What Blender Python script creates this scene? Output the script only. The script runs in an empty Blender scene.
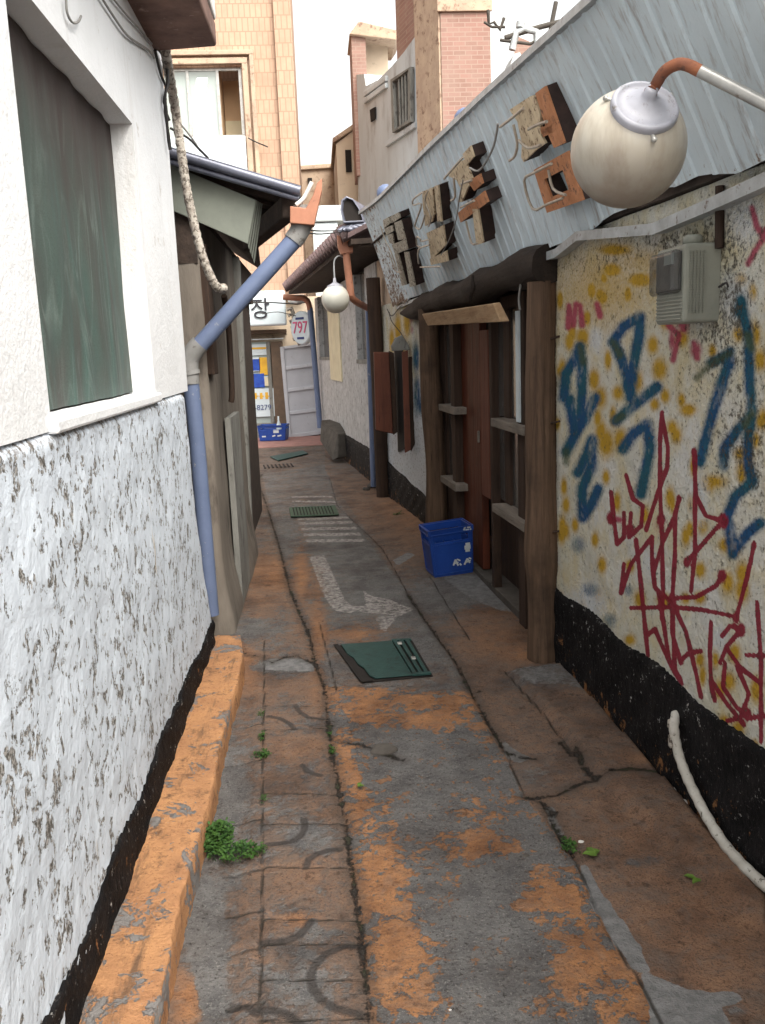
import bpy, math, random
import numpy as np
from mathutils import Vector, Matrix
random.seed(7); rng=np.random.RandomState(3)
scene=bpy.context.scene; COL=scene.collection
# ------------------------------------------------------------------ camera survey (measured from the place's own straight lines)
F=868.;CX,CY=382.5,512.;H=1.6
PITCH=math.atan((512-350)/F); ROLL=math.radians(2.2); YAW=math.radians(-3.8)
def _axes():
    f=(math.sin(-YAW)*math.cos(PITCH),math.cos(-YAW)*math.cos(PITCH),-math.sin(PITCH))
    r0=(math.cos(-YAW),-math.sin(-YAW),0.)
    u0=(r0[1]*f[2]-r0[2]*f[1],r0[2]*f[0]-r0[0]*f[2],r0[0]*f[1]-r0[1]*f[0])
    c,s=math.cos(ROLL),math.sin(ROLL)
    return f,tuple(c*a-s*b for a,b in zip(r0,u0)),tuple(s*a+c*b for a,b in zip(r0,u0))
FW,RT,UP=_axes()
def ray(x,y):
    a=(x-CX)/F;b=-(y-CY)/F
    return tuple(FW[i]+a*RT[i]+b*UP[i] for i in range(3))
def G(x,y,z=0.):
    d=ray(x,y);t=(z-H)/d[2];return (d[0]*t,d[1]*t,z)
def Yp(x,y,Y):
    d=ray(x,y);t=Y/d[1];return (d[0]*t,Y,H+d[2]*t)
def Wl(x,y,p,q):
    d=ray(x,y);nx,ny=(q[1]-p[1]),-(q[0]-p[0])
    t=(p[0]*nx+p[1]*ny)/(d[0]*nx+d[1]*ny);return (d[0]*t,d[1]*t,H+d[2]*t)
def Pl(x,y,p0,n):
    d=Vector(ray(x,y));o=Vector((0,0,H));t=(Vector(p0)-o).dot(n)/d.dot(n);return tuple(o+d*t)
def projn(P):
    v=P-np.array([0,0,H]);z=v@np.array(FW);return CX+F*(v@np.array(RT))/z, CY-F*(v@np.array(UP))/z
# ------------------------------------------------------------------ mesh collector
class MB:
    def __init__(s): s.v=[];s.f=[];s.sm=[]
    def add(s,v,f,smooth=False):
        o=len(s.v); s.v+= [tuple(p) for p in v]; s.f+=[tuple(i+o for i in q) for q in f]; s.sm+=[smooth]*len(f); return s
    def box(s,a,b,M=None):
        x0,y0,z0=a;x1,y1,z1=b
        v=[(x0,y0,z0),(x1,y0,z0),(x1,y1,z0),(x0,y1,z0),(x0,y0,z1),(x1,y0,z1),(x1,y1,z1),(x0,y1,z1)]
        if M is not None: v=[tuple(M@Vector(p)) for p in v]
        return s.add(v,[(0,3,2,1),(4,5,6,7),(0,1,5,4),(1,2,6,5),(2,3,7,6),(3,0,4,7)])
    def hexa(s,lo,hi):   # two quads of 4 points
        return s.add(list(lo)+list(hi),[(0,3,2,1),(4,5,6,7),(0,1,5,4),(1,2,6,5),(2,3,7,6),(3,0,4,7)])
    def prism(s,pts,vec):
        n=len(pts);v=[tuple(p) for p in pts]+[tuple(Vector(p)+Vector(vec)) for p in pts]
        f=[tuple(range(n))[::-1],tuple(range(n,2*n))]+[(i,(i+1)%n,n+(i+1)%n,n+i) for i in range(n)]
        return s.add(v,f)
    def ring(s,outer,inner,vec):  # frame with a hole
        n=len(outer);V=Vector(vec)
        v=[tuple(p) for p in outer]+[tuple(p) for p in inner]+[tuple(Vector(p)+V) for p in outer]+[tuple(Vector(p)+V) for p in inner]
        f=[]
        for i in range(n):
            j=(i+1)%n
            f+=[(i,n+i,n+j,j),(2*n+i,2*n+j,3*n+j,3*n+i),(i,j,2*n+j,2*n+i),(n+i,3*n+i,3*n+j,n+j)]
        return s.add(v,f)
    def tube(s,pts,r,n=10,cap=True,wob=0.,flat=1.,ridge=0.):
        RG=[1+random.uniform(-ridge,ridge) for _ in range(n)]
        P=[Vector(p) for p in pts];R=r if isinstance(r,(list,tuple)) else [r]*len(P)
        v=[];prev=None
        for i,p in enumerate(P):
            t=(P[min(i+1,len(P)-1)]-P[max(i-1,0)]).normalized()
            if prev is None:
                a=Vector((0,0,1)) if abs(t.z)<.9 else Vector((1,0,0)); u=t.cross(a).normalized()
            else: u=(prev-t*prev.dot(t)).normalized()
            prev=u;w=t.cross(u)
            for k in range(n):
                an=2*math.pi*k/n;rr=R[i]*(1+random.uniform(-wob,wob))*(1+(RG[k]-1)*(.6+.4*math.sin(i*.35+k)))
                v.append(tuple(p+u*math.cos(an)*rr+w*math.sin(an)*rr*flat))
        f=[(i*n+k,i*n+(k+1)%n,(i+1)*n+(k+1)%n,(i+1)*n+k) for i in range(len(P)-1) for k in range(n)]
        s.add(v,f,True)
        if cap:
            s.add(v[:n],[tuple(range(n))[::-1]]);s.add(v[-n:],[tuple(range(n))])
        return s
    def lathe(s,prof,loc,axis=(0,0,1),n=32,smooth=True):
        A=Vector(axis).normalized();q=Vector((0,0,1)).rotation_difference(A).to_matrix();L=Vector(loc)
        v=[tuple(L+q@Vector((r*math.cos(2*math.pi*k/n),r*math.sin(2*math.pi*k/n),z))) for r,z in prof for k in range(n)]
        f=[(i*n+k,i*n+(k+1)%n,(i+1)*n+(k+1)%n,(i+1)*n+k) for i in range(len(prof)-1) for k in range(n)]
        return s.add(v,f,smooth)
    def sphere(s,loc,r,axis=(0,0,1),n=40,m=22,a0=0,a1=180):
        return s.lathe([(max(1e-4,r*math.sin(math.radians(a0+(a1-a0)*i/m))),-r*math.cos(math.radians(a0+(a1-a0)*i/m))) for i in range(m+1)],loc,axis,n)
    def build(s,name,mat,parent=None,base=None,bevel=0,attrs=None,seg=2):
        if base is None: base=Vector(parent['_b']) if parent is not None else Vector((0,0,0))
        else: base=Vector(base)
        me=bpy.data.meshes.new(name)
        V=np.array(s.v)-np.array(base)
        me.from_pydata([tuple(p) for p in V],[],s.f)
        me.polygons.foreach_set('use_smooth',s.sm); me.update()
        for k,a in (attrs or {}).items():
            at=me.attributes.new(k,'FLOAT','POINT');at.data.foreach_set('value',np.asarray(a,dtype=np.float32))
        o=bpy.data.objects.new(name,me);COL.objects.link(o)
        if mat: me.materials.append(mat)
        if parent is not None:
            o.parent=parent
            o['_b']=list(base)
        else: o.location=base; o['_b']=list(base)
        if bevel:
            m=o.modifiers.new('Bevel','BEVEL');m.width=bevel;m.segments=seg;m.limit_method='ANGLE';m.angle_limit=math.radians(40)
        return o
def tag(o,label=None,cat=None,group=None,kind=None):
    if label:o['label']=label
    if cat:o['category']=cat
    if group:o['group']=group
    if kind:o['kind']=kind
    return o
def thing(name,label,cat,base,group=None):
    o=bpy.data.objects.new(name,None);COL.objects.link(o);o.location=base;o['_b']=list(base);o.empty_display_size=.1
    return tag(o,label,cat,group)
def rebase(o): pass
# ------------------------------------------------------------------ node helper
class N:
    def __init__(s,name,rough=.85,spec=.3):
        s.m=bpy.data.materials.new(name);s.m.use_nodes=True;s.t=s.m.node_tree
        s.p=s.t.nodes['Principled BSDF'];s.p.inputs['Roughness'].default_value=rough
        s.p.inputs['Specular IOR Level'].default_value=spec
        s.tc=s.t.nodes.new('ShaderNodeTexCoord').outputs['Object']
    def nd(s,t,**k):
        n=s.t.nodes.new(t)
        for a,b in k.items(): setattr(n,a,b)
        return n
    def lk(s,a,b):
        if isinstance(a,(int,float)): b.default_value=a
        elif isinstance(a,(tuple,list)): b.default_value=tuple(a)+((1,) if len(a)==3 and len(b.default_value)==4 else ())
        else: s.t.links.new(a,b)
    def map(s,scale=(1,1,1),rot=(0,0,0),vec=None):
        n=s.nd('ShaderNodeMapping');s.lk(vec or s.tc,n.inputs['Vector']);n.inputs['Scale'].default_value=scale;n.inputs['Rotation'].default_value=rot;return n.outputs[0]
    def noise(s,sc,det=6,ro=.6,vec=None,dist=0):
        det=min(det,5)
        n=s.nd('ShaderNodeTexNoise');s.lk(vec or s.tc,n.inputs['Vector']);n.inputs['Scale'].default_value=sc;n.inputs['Detail'].default_value=det;n.inputs['Roughness'].default_value=ro;n.inputs['Distortion'].default_value=dist;return n.outputs['Fac']
    def vor(s,sc,feat='F1',vec=None,out='Distance',rnd=1):
        n=s.nd('ShaderNodeTexVoronoi',feature=feat);s.lk(vec or s.tc,n.inputs['Vector']);n.inputs['Scale'].default_value=sc;n.inputs['Randomness'].default_value=rnd;return n.outputs[out]
    def attr(s,a):
        n=s.nd('ShaderNodeAttribute',attribute_name=a);return n.outputs['Fac']
    def step(s,f,a,b,inv=False):
        n=s.nd('ShaderNodeMapRange');n.clamp=True;s.lk(f,n.inputs[0]);n.inputs[1].default_value=a;n.inputs[2].default_value=b
        n.inputs[3].default_value=1. if inv else 0.;n.inputs[4].default_value=0. if inv else 1.;return n.outputs[0]
    def mt(s,op,a,b=0.,c=0.):
        n=s.nd('ShaderNodeMath',operation=op);s.lk(a,n.inputs[0]);s.lk(b,n.inputs[1])
        if op=='MULTIPLY_ADD': s.lk(c,n.inputs[2])
        return n.outputs[0]
    def mix(s,f,a,b,mode='MIX'):
        n=s.nd('ShaderNodeMix',data_type='RGBA',blend_type=mode);s.lk(f,n.inputs[0]);s.lk(a,n.inputs[6]);s.lk(b,n.inputs[7]);return n.outputs[2]
    def sep(s,vec=None):
        n=s.nd('ShaderNodeSeparateXYZ');s.lk(vec or s.tc,n.inputs[0]);return n.outputs
    def bump(s,h,st=.5,d=.01,nrm=None):
        n=s.nd('ShaderNodeBump');s.lk(h,n.inputs['Height']);n.inputs['Strength'].default_value=st;n.inputs['Distance'].default_value=d
        if nrm is not None:s.lk(nrm,n.inputs['Normal'])
        return n.outputs[0]
    def out(s,col=None,nrm=None,rough=None,metal=None):
        if col is not None:s.lk(col,s.p.inputs['Base Color'])
        if nrm is not None:s.lk(nrm,s.p.inputs['Normal'])
        if rough is not None:s.lk(rough,s.p.inputs['Roughness'])
        if metal is not None:s.lk(metal,s.p.inputs['Metallic'])
        return s.m
def simple(name,a,b,sc=8,rough=.8,bst=.3,bsc=60,metal=0,c=None,csc=25,ct=(.6,.7),stretch=(1,1,1),spec=.3):
    n=N(name,rough,spec);v=n.map(stretch)
    col=n.mix(n.step(n.noise(sc,6,.65,v),.35,.65),a,b)
    if c: col=n.mix(n.step(n.noise(csc,8,.7,v),*ct),col,c)
    return n.out(col,n.bump(n.noise(bsc,4,.6,v),bst,.006),None,metal)
# ------------------------------------------------------------------ materials
Mt={}
def mk():
    # smooth white plaster
    n=N('white_plaster',.9);a=n.noise(2.2,8,.6);b=n.noise(70,5,.6)
    col=n.mix(n.step(a,.35,.7),(.78,.80,.83),(.70,.72,.745));col=n.mix(n.step(n.noise(9,10,.75),.63,.72),col,(.48,.45,.42))
    z=n.sep(n.map((6,9,.7)));col=n.mix(n.mt('MULTIPLY',n.step(n.noise(1,8,.7,n.map((6,9,.7))),.55,.75),.35),col,(.50,.47,.44))
    Mt['white_plaster']=n.out(col,n.bump(n.mt('ADD',b,n.mt('MULTIPLY',n.noise(12,4,.5),1.5)),.5,.006))
    # rough trowelled plaster with dirty pits
    n=N('rough_white_plaster',.92);v=n.map((1,1.1,1),(.9,0,0))
    a=n.noise(20,9,.68,v,.5);c=n.noise(62,6,.7,v,.3);m=n.noise(4,4,.6)
    s_=n.mt('ADD',n.mt('ADD',n.mt('MULTIPLY',a,.7),n.mt('MULTIPLY',c,.3)),n.mt('MULTIPLY',m,.16))
    pit=n.step(s_,.622,.652)
    col=n.mix(n.step(m,.35,.7),(.59,.655,.74),(.53,.59,.67));col=n.mix(pit,col,n.mix(n.step(n.noise(90,3),.45,.6),(.09,.085,.078),(.34,.33,.32)))  # bluish base puts the cool sky fill into the colour; pits are dirt
    zz=n.sep();top=n.mt('ADD',zz[2],n.mt('MULTIPLY',n.noise(14,6,.7),.10))
    col=n.mix(n.mt('MULTIPLY',n.step(top,1.43,1.49),n.step(n.noise(38,6,.75),.47,.6)),col,(.16,.14,.13))
    stain=n.step(n.noise(2.3,3,.5,n.map((1,3,1))),.71,.78);col=n.mix(n.mt('MULTIPLY',stain,.5),col,(.55,.38,.14))
    h=n.mt('ADD',n.mt('MULTIPLY',n.noise(16,6,.55,v,.3),1.),n.mt('ADD',n.mt('MULTIPLY',pit,-.35),n.mt('MULTIPLY',n.noise(85,4),.18)))
    Mt['rough_plaster']=n.out(col,n.bump(h,.5,.014))
    # bitumen black band
    n=N('black_base_paint',.7,.12);a=n.noise(55,7,.75);
    col=n.mix(n.step(n.noise(9,6,.7),.4,.65),(.005,.005,.006),(.014,.013,.014))
    col=n.mix(n.step(a,.60,.66),col,(.10,.095,.095));col=n.mix(n.step(n.mt('ADD',n.noise(24,5,.75),n.mt('MULTIPLY',n.sep()[2],.10)),.66,.69),col,(.42,.41,.40));zz=n.sep()
    col=n.mix(n.step(n.mt('ADD',n.noise(11,8,.75),n.mt('MULTIPLY',zz[2],-.55)),.53,.58),col,(.24,.115,.05))
    Mt['black_base']=n.out(col,n.bump(n.noise(60,5,.7),.8,.012))
    # orange painted ledge
    n=N('orange_painted_concrete',.85);a=n.mt('ADD',n.mt('MULTIPLY',n.noise(7,9,.68,None,.5),.8),n.mt('MULTIPLY',n.noise(50,5,.7),.2))
    col=n.mix(n.step(n.noise(5,8,.7),.35,.65),(.48,.25,.115),(.34,.17,.085));col=n.mix(n.step(n.noise(120,4,.7),.58,.68),col,(.20,.085,.038))
    col=n.mix(n.step(n.noise(15,8,.75),.53,.66),col,(.17,.09,.05));col=n.mix(n.step(n.noise(2.5,6,.7,n.map((6,1,1))),.56,.70),col,(.15,.085,.05))
    col=n.mix(n.step(a,.55,.568),col,(.19,.18,.175))
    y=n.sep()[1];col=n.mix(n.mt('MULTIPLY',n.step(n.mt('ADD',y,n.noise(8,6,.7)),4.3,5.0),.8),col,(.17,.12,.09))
    Mt['orange_ledge']=n.out(col,n.bump(n.mt('ADD',n.noise(40,7,.7),n.mt('MULTIPLY',n.step(a,.565,.58),-.5)),1.,.012))
    # ground
    n=N('worn_alley_ground',.88,.25)
    big=n.noise(5.5,10,.72,None,.35);fine=n.noise(34,7,.72,None,.3);sp=n.noise(150,4,.7)
    bias=n.attr('bias');dull=n.attr('dull')
    med=n.noise(14,5,.7,None,.6)
    ss=n.mt('ADD',n.mt('ADD',n.mt('MULTIPLY',big,.50),n.mt('ADD',n.mt('MULTIPLY',fine,.40),n.mt('MULTIPLY',med,.55))),n.mt('ADD',bias,-.225))
    peel=n.step(ss,.495,.525)
    soft=n.step(ss,.42,.62)
    pf=n.mix(dull,peel,soft)
    conc=n.mix(n.step(n.noise(11,8,.7),.35,.65),(.098,.096,.098),(.175,.170,.168));conc=n.mix(n.step(sp,.56,.66),conc,(.24,.23,.22));conc=n.mix(n.step(n.noise(95,4,.7),.55,.68),conc,(.040,.037,.034))
    orng=n.mix(n.step(n.noise(9,8,.7),.35,.65),(.42,.205,.092),(.26,.125,.062));orng=n.mix(n.step(sp,.55,.66),orng,(.13,.08,.055));orng=n.mix(n.mt('MULTIPLY',n.step(med,.5,.68),.6),orng,(.22,.15,.11))
    dor=n.mix(n.step(n.noise(7,9,.72),.36,.64),(.215,.138,.098),(.115,.085,.070));dor=n.mix(n.step(sp,.52,.64),dor,(.06,.045,.037));dor=n.mix(n.mt('MULTIPLY',n.step(med,.47,.66),.7),dor,(.13,.115,.105))
    orng=n.mix(dull,orng,dor)
    col=n.mix(pf,conc,orng)
    col=n.mix(n.step(n.noise(2.2,5,.7),.46,.66),col,n.mix(1.,col,(.58,.55,.54),'MULTIPLY'));col=n.mix(n.step(n.noise(22,5,.75),.56,.66),col,n.mix(1.,col,(.55,.53,.52),'MULTIPLY'))
    # pale cement repair and white paint
    rep=n.step(n.mt('ADD',n.attr('cement'),n.mt('MULTIPLY_ADD',fine,.5,-.25)),.45,.55)
    col=n.mix(rep,col,n.mix(n.step(n.noise(20,7,.7),.4,.6),(.21,.21,.212),(.14,.14,.142)))
    wh=n.mt('MULTIPLY',n.step(n.mt('ADD',n.attr('white'),n.mt('MULTIPLY_ADD',fine,.05,-.025)),-.004,.004,True),n.step(n.noise(26,8,.78),.42,.58))
    col=n.mix(n.mt('MULTIPLY',wh,.9),col,(.36,.335,.32))
    # mould arcs on tiles, joints, cracks
    ar=n.step(n.mt('ADD',n.attr('arc'),n.mt('MULTIPLY_ADD',fine,.008,-.004)),.008,.016,True)
    col=n.mix(n.mt('MULTIPLY',ar,.85),col,(.048,.042,.040))
    jt=n.step(n.mt('ADD',n.attr('joint'),n.mt('MULTIPLY_ADD',fine,.008,-.004)),.0015,.007,True)
    col=n.mix(n.mt('MULTIPLY',jt,.85),col,(.035,.030,.024))
    ck=n.step(n.mt('ADD',n.attr('crack'),n.mt('ADD',n.mt('MULTIPLY_ADD',fine,.05,-.025),n.mt('MULTIPLY_ADD',big,.045,-.022))),.001,.009,True)
    moss=n.mix(n.step(n.noise(7,5,.6),.52,.6),(.012,.010,.009),(.03,.045,.012))
    col=n.mix(ck,col,moss)
    edge=n.step(n.mt('ADD',n.attr('crack'),n.mt('MULTIPLY_ADD',fine,.05,-.025)),.01,.05,True)
    col=n.mix(n.mt('MULTIPLY',edge,.5),col,(.055,.045,.038))
    h=n.mt('ADD',n.mt('ADD',n.mt('MULTIPLY',fine,.8),n.mt('MULTIPLY',sp,.25)),n.mt('ADD',n.mt('MULTIPLY',peel,.12),n.mt('ADD',n.mt('MULTIPLY',jt,-.5),n.mt('MULTIPLY',ck,-1.2))))
    h=n.mt('ADD',h,n.mt('MULTIPLY',ar,-.25))
    Mt['ground']=n.out(col,n.bump(h,1.,.018))
    # graffiti plaster
    n=N('graffiti_roughcast',.9,.25);g=n.noise(75,6,.72);b=n.noise(28,6,.7);big=n.noise(3.5,6,.6)
    col=n.mix(n.step(big,.35,.65),(.76,.76,.73),(.70,.68,.56))
    col=n.mix(n.mt('MULTIPLY',n.step(n.noise(5,7,.7,n.map((1,1,1))),.45,.68),.6),col,(.68,.55,.24))
    ww=n.mt('MULTIPLY_ADD',b,.5,-.25)
    def lay(col,a,lo,hi,c,st=1):
        f=n.mt('MULTIPLY',n.step(n.mt('ADD',n.attr(a),n.mt('MULTIPLY_ADD',g,.7,-.35)),lo,hi),st);return n.mix(f,col,c)
    col=lay(col,'yellow',.05,.75,(.56,.34,.035),1.)
    col=lay(col,'pale',.3,.7,(.72,.76,.80))
    col=n.mix(n.mt('MULTIPLY',n.step(n.mt('ADD',n.attr('blue'),n.mt('MULTIPLY_ADD',g,.7,-.35)),.10,.62),n.step(n.noise(9,5,.6),.1,.45)),col,n.mix(n.step(n.noise(6,4,.6),.4,.6),(.018,.085,.21),(.02,.11,.16)))
    col=lay(col,'green',.35,.85,(.07,.10,.045),.8)
    col=lay(col,'pink',.2,.85,(.42,.04,.10),.9)
    col=lay(col,'red',.30,.55,(.27,.012,.035),.97)
    pit=n.step(n.mt('ADD',n.mt('MULTIPLY',g,.6),n.mt('ADD',n.mt('MULTIPLY',b,.4),n.mt('MULTIPLY',n.attr('rough'),.09))),.56,.64)
    col=n.mix(n.mt('MULTIPLY',pit,.9),col,(.13,.115,.085))
    zz=n.sep();
    h=n.mt('ADD',n.mt('MULTIPLY',n.noise(60,5,.65),1.),n.mt('ADD',n.mt('MULTIPLY',b,.8),n.mt('MULTIPLY',pit,-.4)))
    Mt['graffiti']=n.out(col,n.bump(h,1.,.024))
    # corrugated panel
    n=N('pale_blue_sheet_metal',.55,.4);st=n.noise(1,8,.7,n.map((14,34,1.6)));
    col=n.mix(n.step(n.noise(2.5,5,.6),.35,.65),(.62,.72,.78),(.54,.63,.69))
    col=n.mix(n.mt('MULTIPLY',n.step(st,.53,.72),.7),col,(.22,.18,.155))
    ru=n.mt('ADD',n.mt('MULTIPLY',n.noise(24,9,.78),1.),n.mt('MULTIPLY',n.attr('rust'),.3))
    col=n.mix(n.mt('MULTIPLY',n.step(n.attr('rust'),.2,.8),n.step(n.noise(45,8,.75),.5,.6)),col,(.66,.65,.60));col=n.mix(n.step(ru,.69,.75),col,(.16,.10,.065))
    Mt['sheet']=n.out(col,n.bump(n.mt('ADD',n.noise(9,5,.6),n.mt('MULTIPLY',n.noise(90,4),.2)),.35,.015))
    Mt['flashing']=simple('grey_flashing',(.50,.54,.56),(.33,.35,.36),9,.5,.4,30,.2,(.16,.13,.11),30,(.60,.68))
    # weathered wood kinds: grain along z
    def wood(name,a,b,c,sc=(30,30,1.5),rough=.8):
        n=N(name,rough,.25);v=n.map(sc);w=n.noise(1,9,.7,v,.4)
        col=n.mix(n.step(w,.32,.66),a,b);col=n.mix(n.step(n.noise(2.2,9,.75,v),.60,.70),col,c)
        col=n.mix(n.mt('MULTIPLY',n.step(n.noise(4,5,.6),.5,.7),.5),col,c)
        return n.out(col,n.bump(w,.9,.012))
    Mt['post_wood']=wood('weathered_brown_post',(.15,.095,.062),(.060,.038,.026),(.018,.013,.010))
    Mt['dark_wood']=wood('dark_frame_timber',(.060,.036,.025),(.033,.021,.016),(.012,.009,.008))
    Mt['grey_wood']=wood('greyed_rail_timber',(.25,.22,.19),(.16,.14,.12),(.07,.06,.05),(30,1.5,30))
    Mt['red_wood']=wood('red_brown_varnished_board',(.115,.028,.012),(.065,.018,.010),(.022,.009,.006),(20,20,1.2),.6)
    Mt['box_wood']=wood('faded_red_brown_board',(.155,.055,.035),(.11,.042,.028),(.05,.022,.017),(20,20,1.2),.7)
    Mt['pale_plank']=wood('pale_raw_plank',(.56,.40,.25),(.42,.27,.155),(.22,.13,.075),(30,2,30))
    Mt['log']=wood('dark_log',(.034,.025,.020),(.020,.015,.013),(.010,.008,.007),(30,2,30))
    Mt['blue_pipe']=simple('blue_grey_pvc',(.135,.175,.29),(.105,.14,.235),4,.45,.1,30,0,(.30,.30,.33),22,(.63,.7),spec=.4)
    Mt['grey_pvc']=simple('grey_pvc',(.25,.25,.25),(.19,.19,.185),8,.55,.1,30,0,(.10,.09,.08),22,(.6,.68))
    Mt['copper']=simple('copper_coloured_gutter',(.42,.19,.12),(.33,.145,.09),8,.55,.25,30,0,(.25,.11,.075),26,(.6,.68),spec=.35)
    Mt['brown_plaster']=simple('grey_brown_plaster',(.20,.175,.15),(.115,.10,.085),3,.9,.7,45,0,(.065,.055,.048),7,(.52,.70),(1,1,.3))
    Mt['pillar']=simple('grey_pillar_concrete',(.24,.24,.225),(.15,.15,.14),4,.9,.7,45,0,(.08,.075,.07),12,(.56,.66),(1,1,.4))
    Mt['grey_wall']=simple('streaky_grey_plaster',(.50,.50,.50),(.36,.36,.36),7,.9,.9,26,0,(.20,.195,.185),16,(.54,.64),(1,1,.9))
    Mt['cream']=simple('cream_paint',(.66,.60,.42),(.56,.50,.35),5,.8,.3,40)
    Mt['void']=simple('shade_fill',(.022,.018,.016),(.012,.010,.010),6,.9,.1,30)  # near-black colour standing in for shade inside openings, gaps and pits
    Mt['soffit']=simple('dark_soffit_timber',(.060,.042,.034),(.030,.022,.018),12,.85,.6,40)
    Mt['green_board']=simple('grey_green_board',(.20,.22,.19),(.155,.17,.15),4,.75,.15,40,0,(.12,.11,.09),40,(.68,.72))
    Mt['blue_metal']=simple('dark_blue_grey_metal',(.10,.11,.15),(.15,.16,.21),8,.35,.15,20,.3,(.05,.04,.04),30,(.64,.7),spec=.6)
    Mt['wrap']=simple('dirty_wrapped_tube',(.50,.47,.42),(.30,.265,.23),30,.8,1.,60,0,(.12,.10,.085),45,(.50,.57))
    Mt['brown_slab']=simple('brown_stained_slab',(.22,.135,.11),(.125,.075,.062),7,.85,.7,26,0,(.34,.25,.22),12,(.6,.7))
    Mt['white_slab']=simple('white_flaked_slab',(.70,.69,.67),(.55,.54,.52),9,.85,.5,30)
    Mt['blue_crate']=simple('blue_crate_plastic',(.012,.060,.32),(.010,.045,.24),6,.38,.08,40,0,(.03,.09,.30),30,(.62,.68),spec=.5)
    Mt['white_mark']=simple('white_print',(.62,.66,.66),(.5,.55,.56),30,.6,.1)
    Mt['green_metal']=simple('green_drain_metal',(.020,.066,.060),(.014,.047,.044),12,.5,.35,70,.2,(.012,.028,.026),26,(.56,.66),spec=.45)
    Mt['green_grate']=simple('dull_green_grate',(.045,.085,.055),(.03,.06,.04),14,.7,.5,50,0,(.09,.085,.07),30,(.56,.64))
    Mt['black_wire']=simple('black_cable',(.02,.02,.02),(.035,.03,.03),10,.6,.1)
    Mt['grey_wire']=simple('grey_cable',(.30,.29,.28),(.2,.2,.19),10,.6,.1)
    Mt['letter']=simple('weathered_sign_face',(.74,.62,.44),(.58,.46,.31),18,.7,.6,60,0,(.20,.12,.075),36,(.55,.63))
    Mt['letter_rust']=simple('rusty_orange_sign_face',(.58,.27,.14),(.44,.19,.09),16,.75,.7,60,0,(.17,.09,.06),30,(.55,.64))
    Mt['letter_grey']=simple('bleached_sign_face',(.58,.54,.45),(.40,.36,.29),30,.75,.8,60,0,(.10,.08,.065),45,(.53,.58))
    Mt['letter_side']=simple('dark_rusted_side',(.060,.036,.032),(.032,.022,.020),15,.8,.5,50)
    Mt['neon']=simple('dead_neon_glass',(.50,.45,.38),(.34,.29,.24),20,.35,.1)
    Mt['lampmetal']=simple('grey_painted_collar',(.40,.41,.47),(.30,.31,.36),7,.5,.25,40,0,(.16,.14,.13),30,(.56,.68),spec=.5)
    Mt['chrome']=simple('galvanised_arm',(.52,.52,.50),(.35,.35,.34),9,.35,.15,30,.5,(.2,.18,.16),30,(.6,.7))
    Mt['rust_arm']=simple('rust_taped_arm',(.33,.125,.06),(.20,.08,.05),14,.7,.4,50,0,(.11,.06,.045),30,(.56,.66))
    Mt['meter']=simple('grey_green_meter_plastic',(.27,.28,.24),(.21,.22,.19),6,.5,.12,60,0,(.16,.16,.14),30,(.63,.7),spec=.4)
    Mt['meter_dark']=simple('meter_dial',(.05,.055,.06),(.09,.095,.10),20,.4,.1)
    Mt['hose']=simple('dirty_white_hose',(.52,.51,.47),(.40,.38,.34),16,.6,.3,40,0,(.12,.11,.09),40,(.60,.65))
    Mt['concrete']=simple('pale_concrete_facade',(.56,.62,.66),(.46,.50,.52),.8,.9,.3,12,0,(.30,.30,.30),2.4,(.52,.74),(1,1,.3))
    Mt['buff']=simple('buff_rough_render',(.50,.39,.29),(.40,.30,.23),4,.9,.8,14,0,(.24,.16,.12),6,(.55,.64))
    Mt['beige']=simple('beige_render',(.58,.48,.37),(.48,.40,.31),1.2,.9,.4,12,0,(.2,.15,.11),3,(.6,.7))
    Mt['white_tin']=simple('white_painted_tin',(.62,.70,.74),(.54,.62,.66),2,.6,.1)
    Mt['pvc_white']=simple('grey_white_door_paint',(.50,.51,.55),(.43,.44,.48),2,.6,.15,30,0,(.30,.29,.30),14,(.62,.7))
    Mt['white_sign']=simple('white_sign_face',(.60,.68,.72),(.53,.61,.66),2,.5,.05)
    Mt['brown_metal']=simple('brown_frame',(.14,.095,.065),(.10,.07,.05),8,.6,.2)
    Mt['ink']=simple('black_lettering',(.02,.02,.03),(.03,.03,.04),8,.6,.05)
    Mt['navy']=simple('navy_lettering',(.03,.05,.16),(.04,.06,.2),8,.6,.05)
    Mt['yellow_print']=simple('yellow_print',(.70,.42,.04),(.62,.34,.04),8,.6,.05)
    Mt['blue_print']=simple('blue_print',(.02,.05,.32),(.03,.10,.45),14,.6,.05)
    Mt['pink_print']=simple('pink_print',(.60,.10,.22),(.5,.08,.18),8,.6,.05)
    Mt['pavement']=simple('red_block_paving',(.33,.18,.16),(.26,.14,.125),6,.9,.4,30,0,(.20,.15,.13),14,(.56,.66))
    Mt['tile']=simple('dark_roof_tile',(.13,.085,.085),(.085,.060,.062),14,.7,.5,30,0,(.27,.24,.25),20,(.6,.66))
    Mt['stone']=simple('dirty_stone',(.10,.09,.08),(.06,.053,.047),9,.9,.8,30)
    Mt['clear']=None
    # curtain: dark green agricultural net
    n=N('dark_green_net_fabric',.75);v=n.map((1,7,.55));w=n.noise(2.2,7,.65,v,.5)
    z=n.sep()[2]
    v2=n.map((1,2.6,.55),(.22,0,0))
    col=n.mix(n.step(n.noise(1.7,5,.55,v2,.8),.38,.62),(.080,.085,.078),(.068,.125,.110))
    rd=n.mt('ABSOLUTE',n.mt('SUBTRACT',n.noise(1.9,2,.45,v2,1.6),.5));col=n.mix(n.mt('MULTIPLY',n.step(rd,.0,.035,True),n.mt('MULTIPLY',n.step(n.noise(2.5,3),.42,.6),.6)),col,(.18,.235,.215))  # pale lines draw the light on the net's folds into its colour
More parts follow.
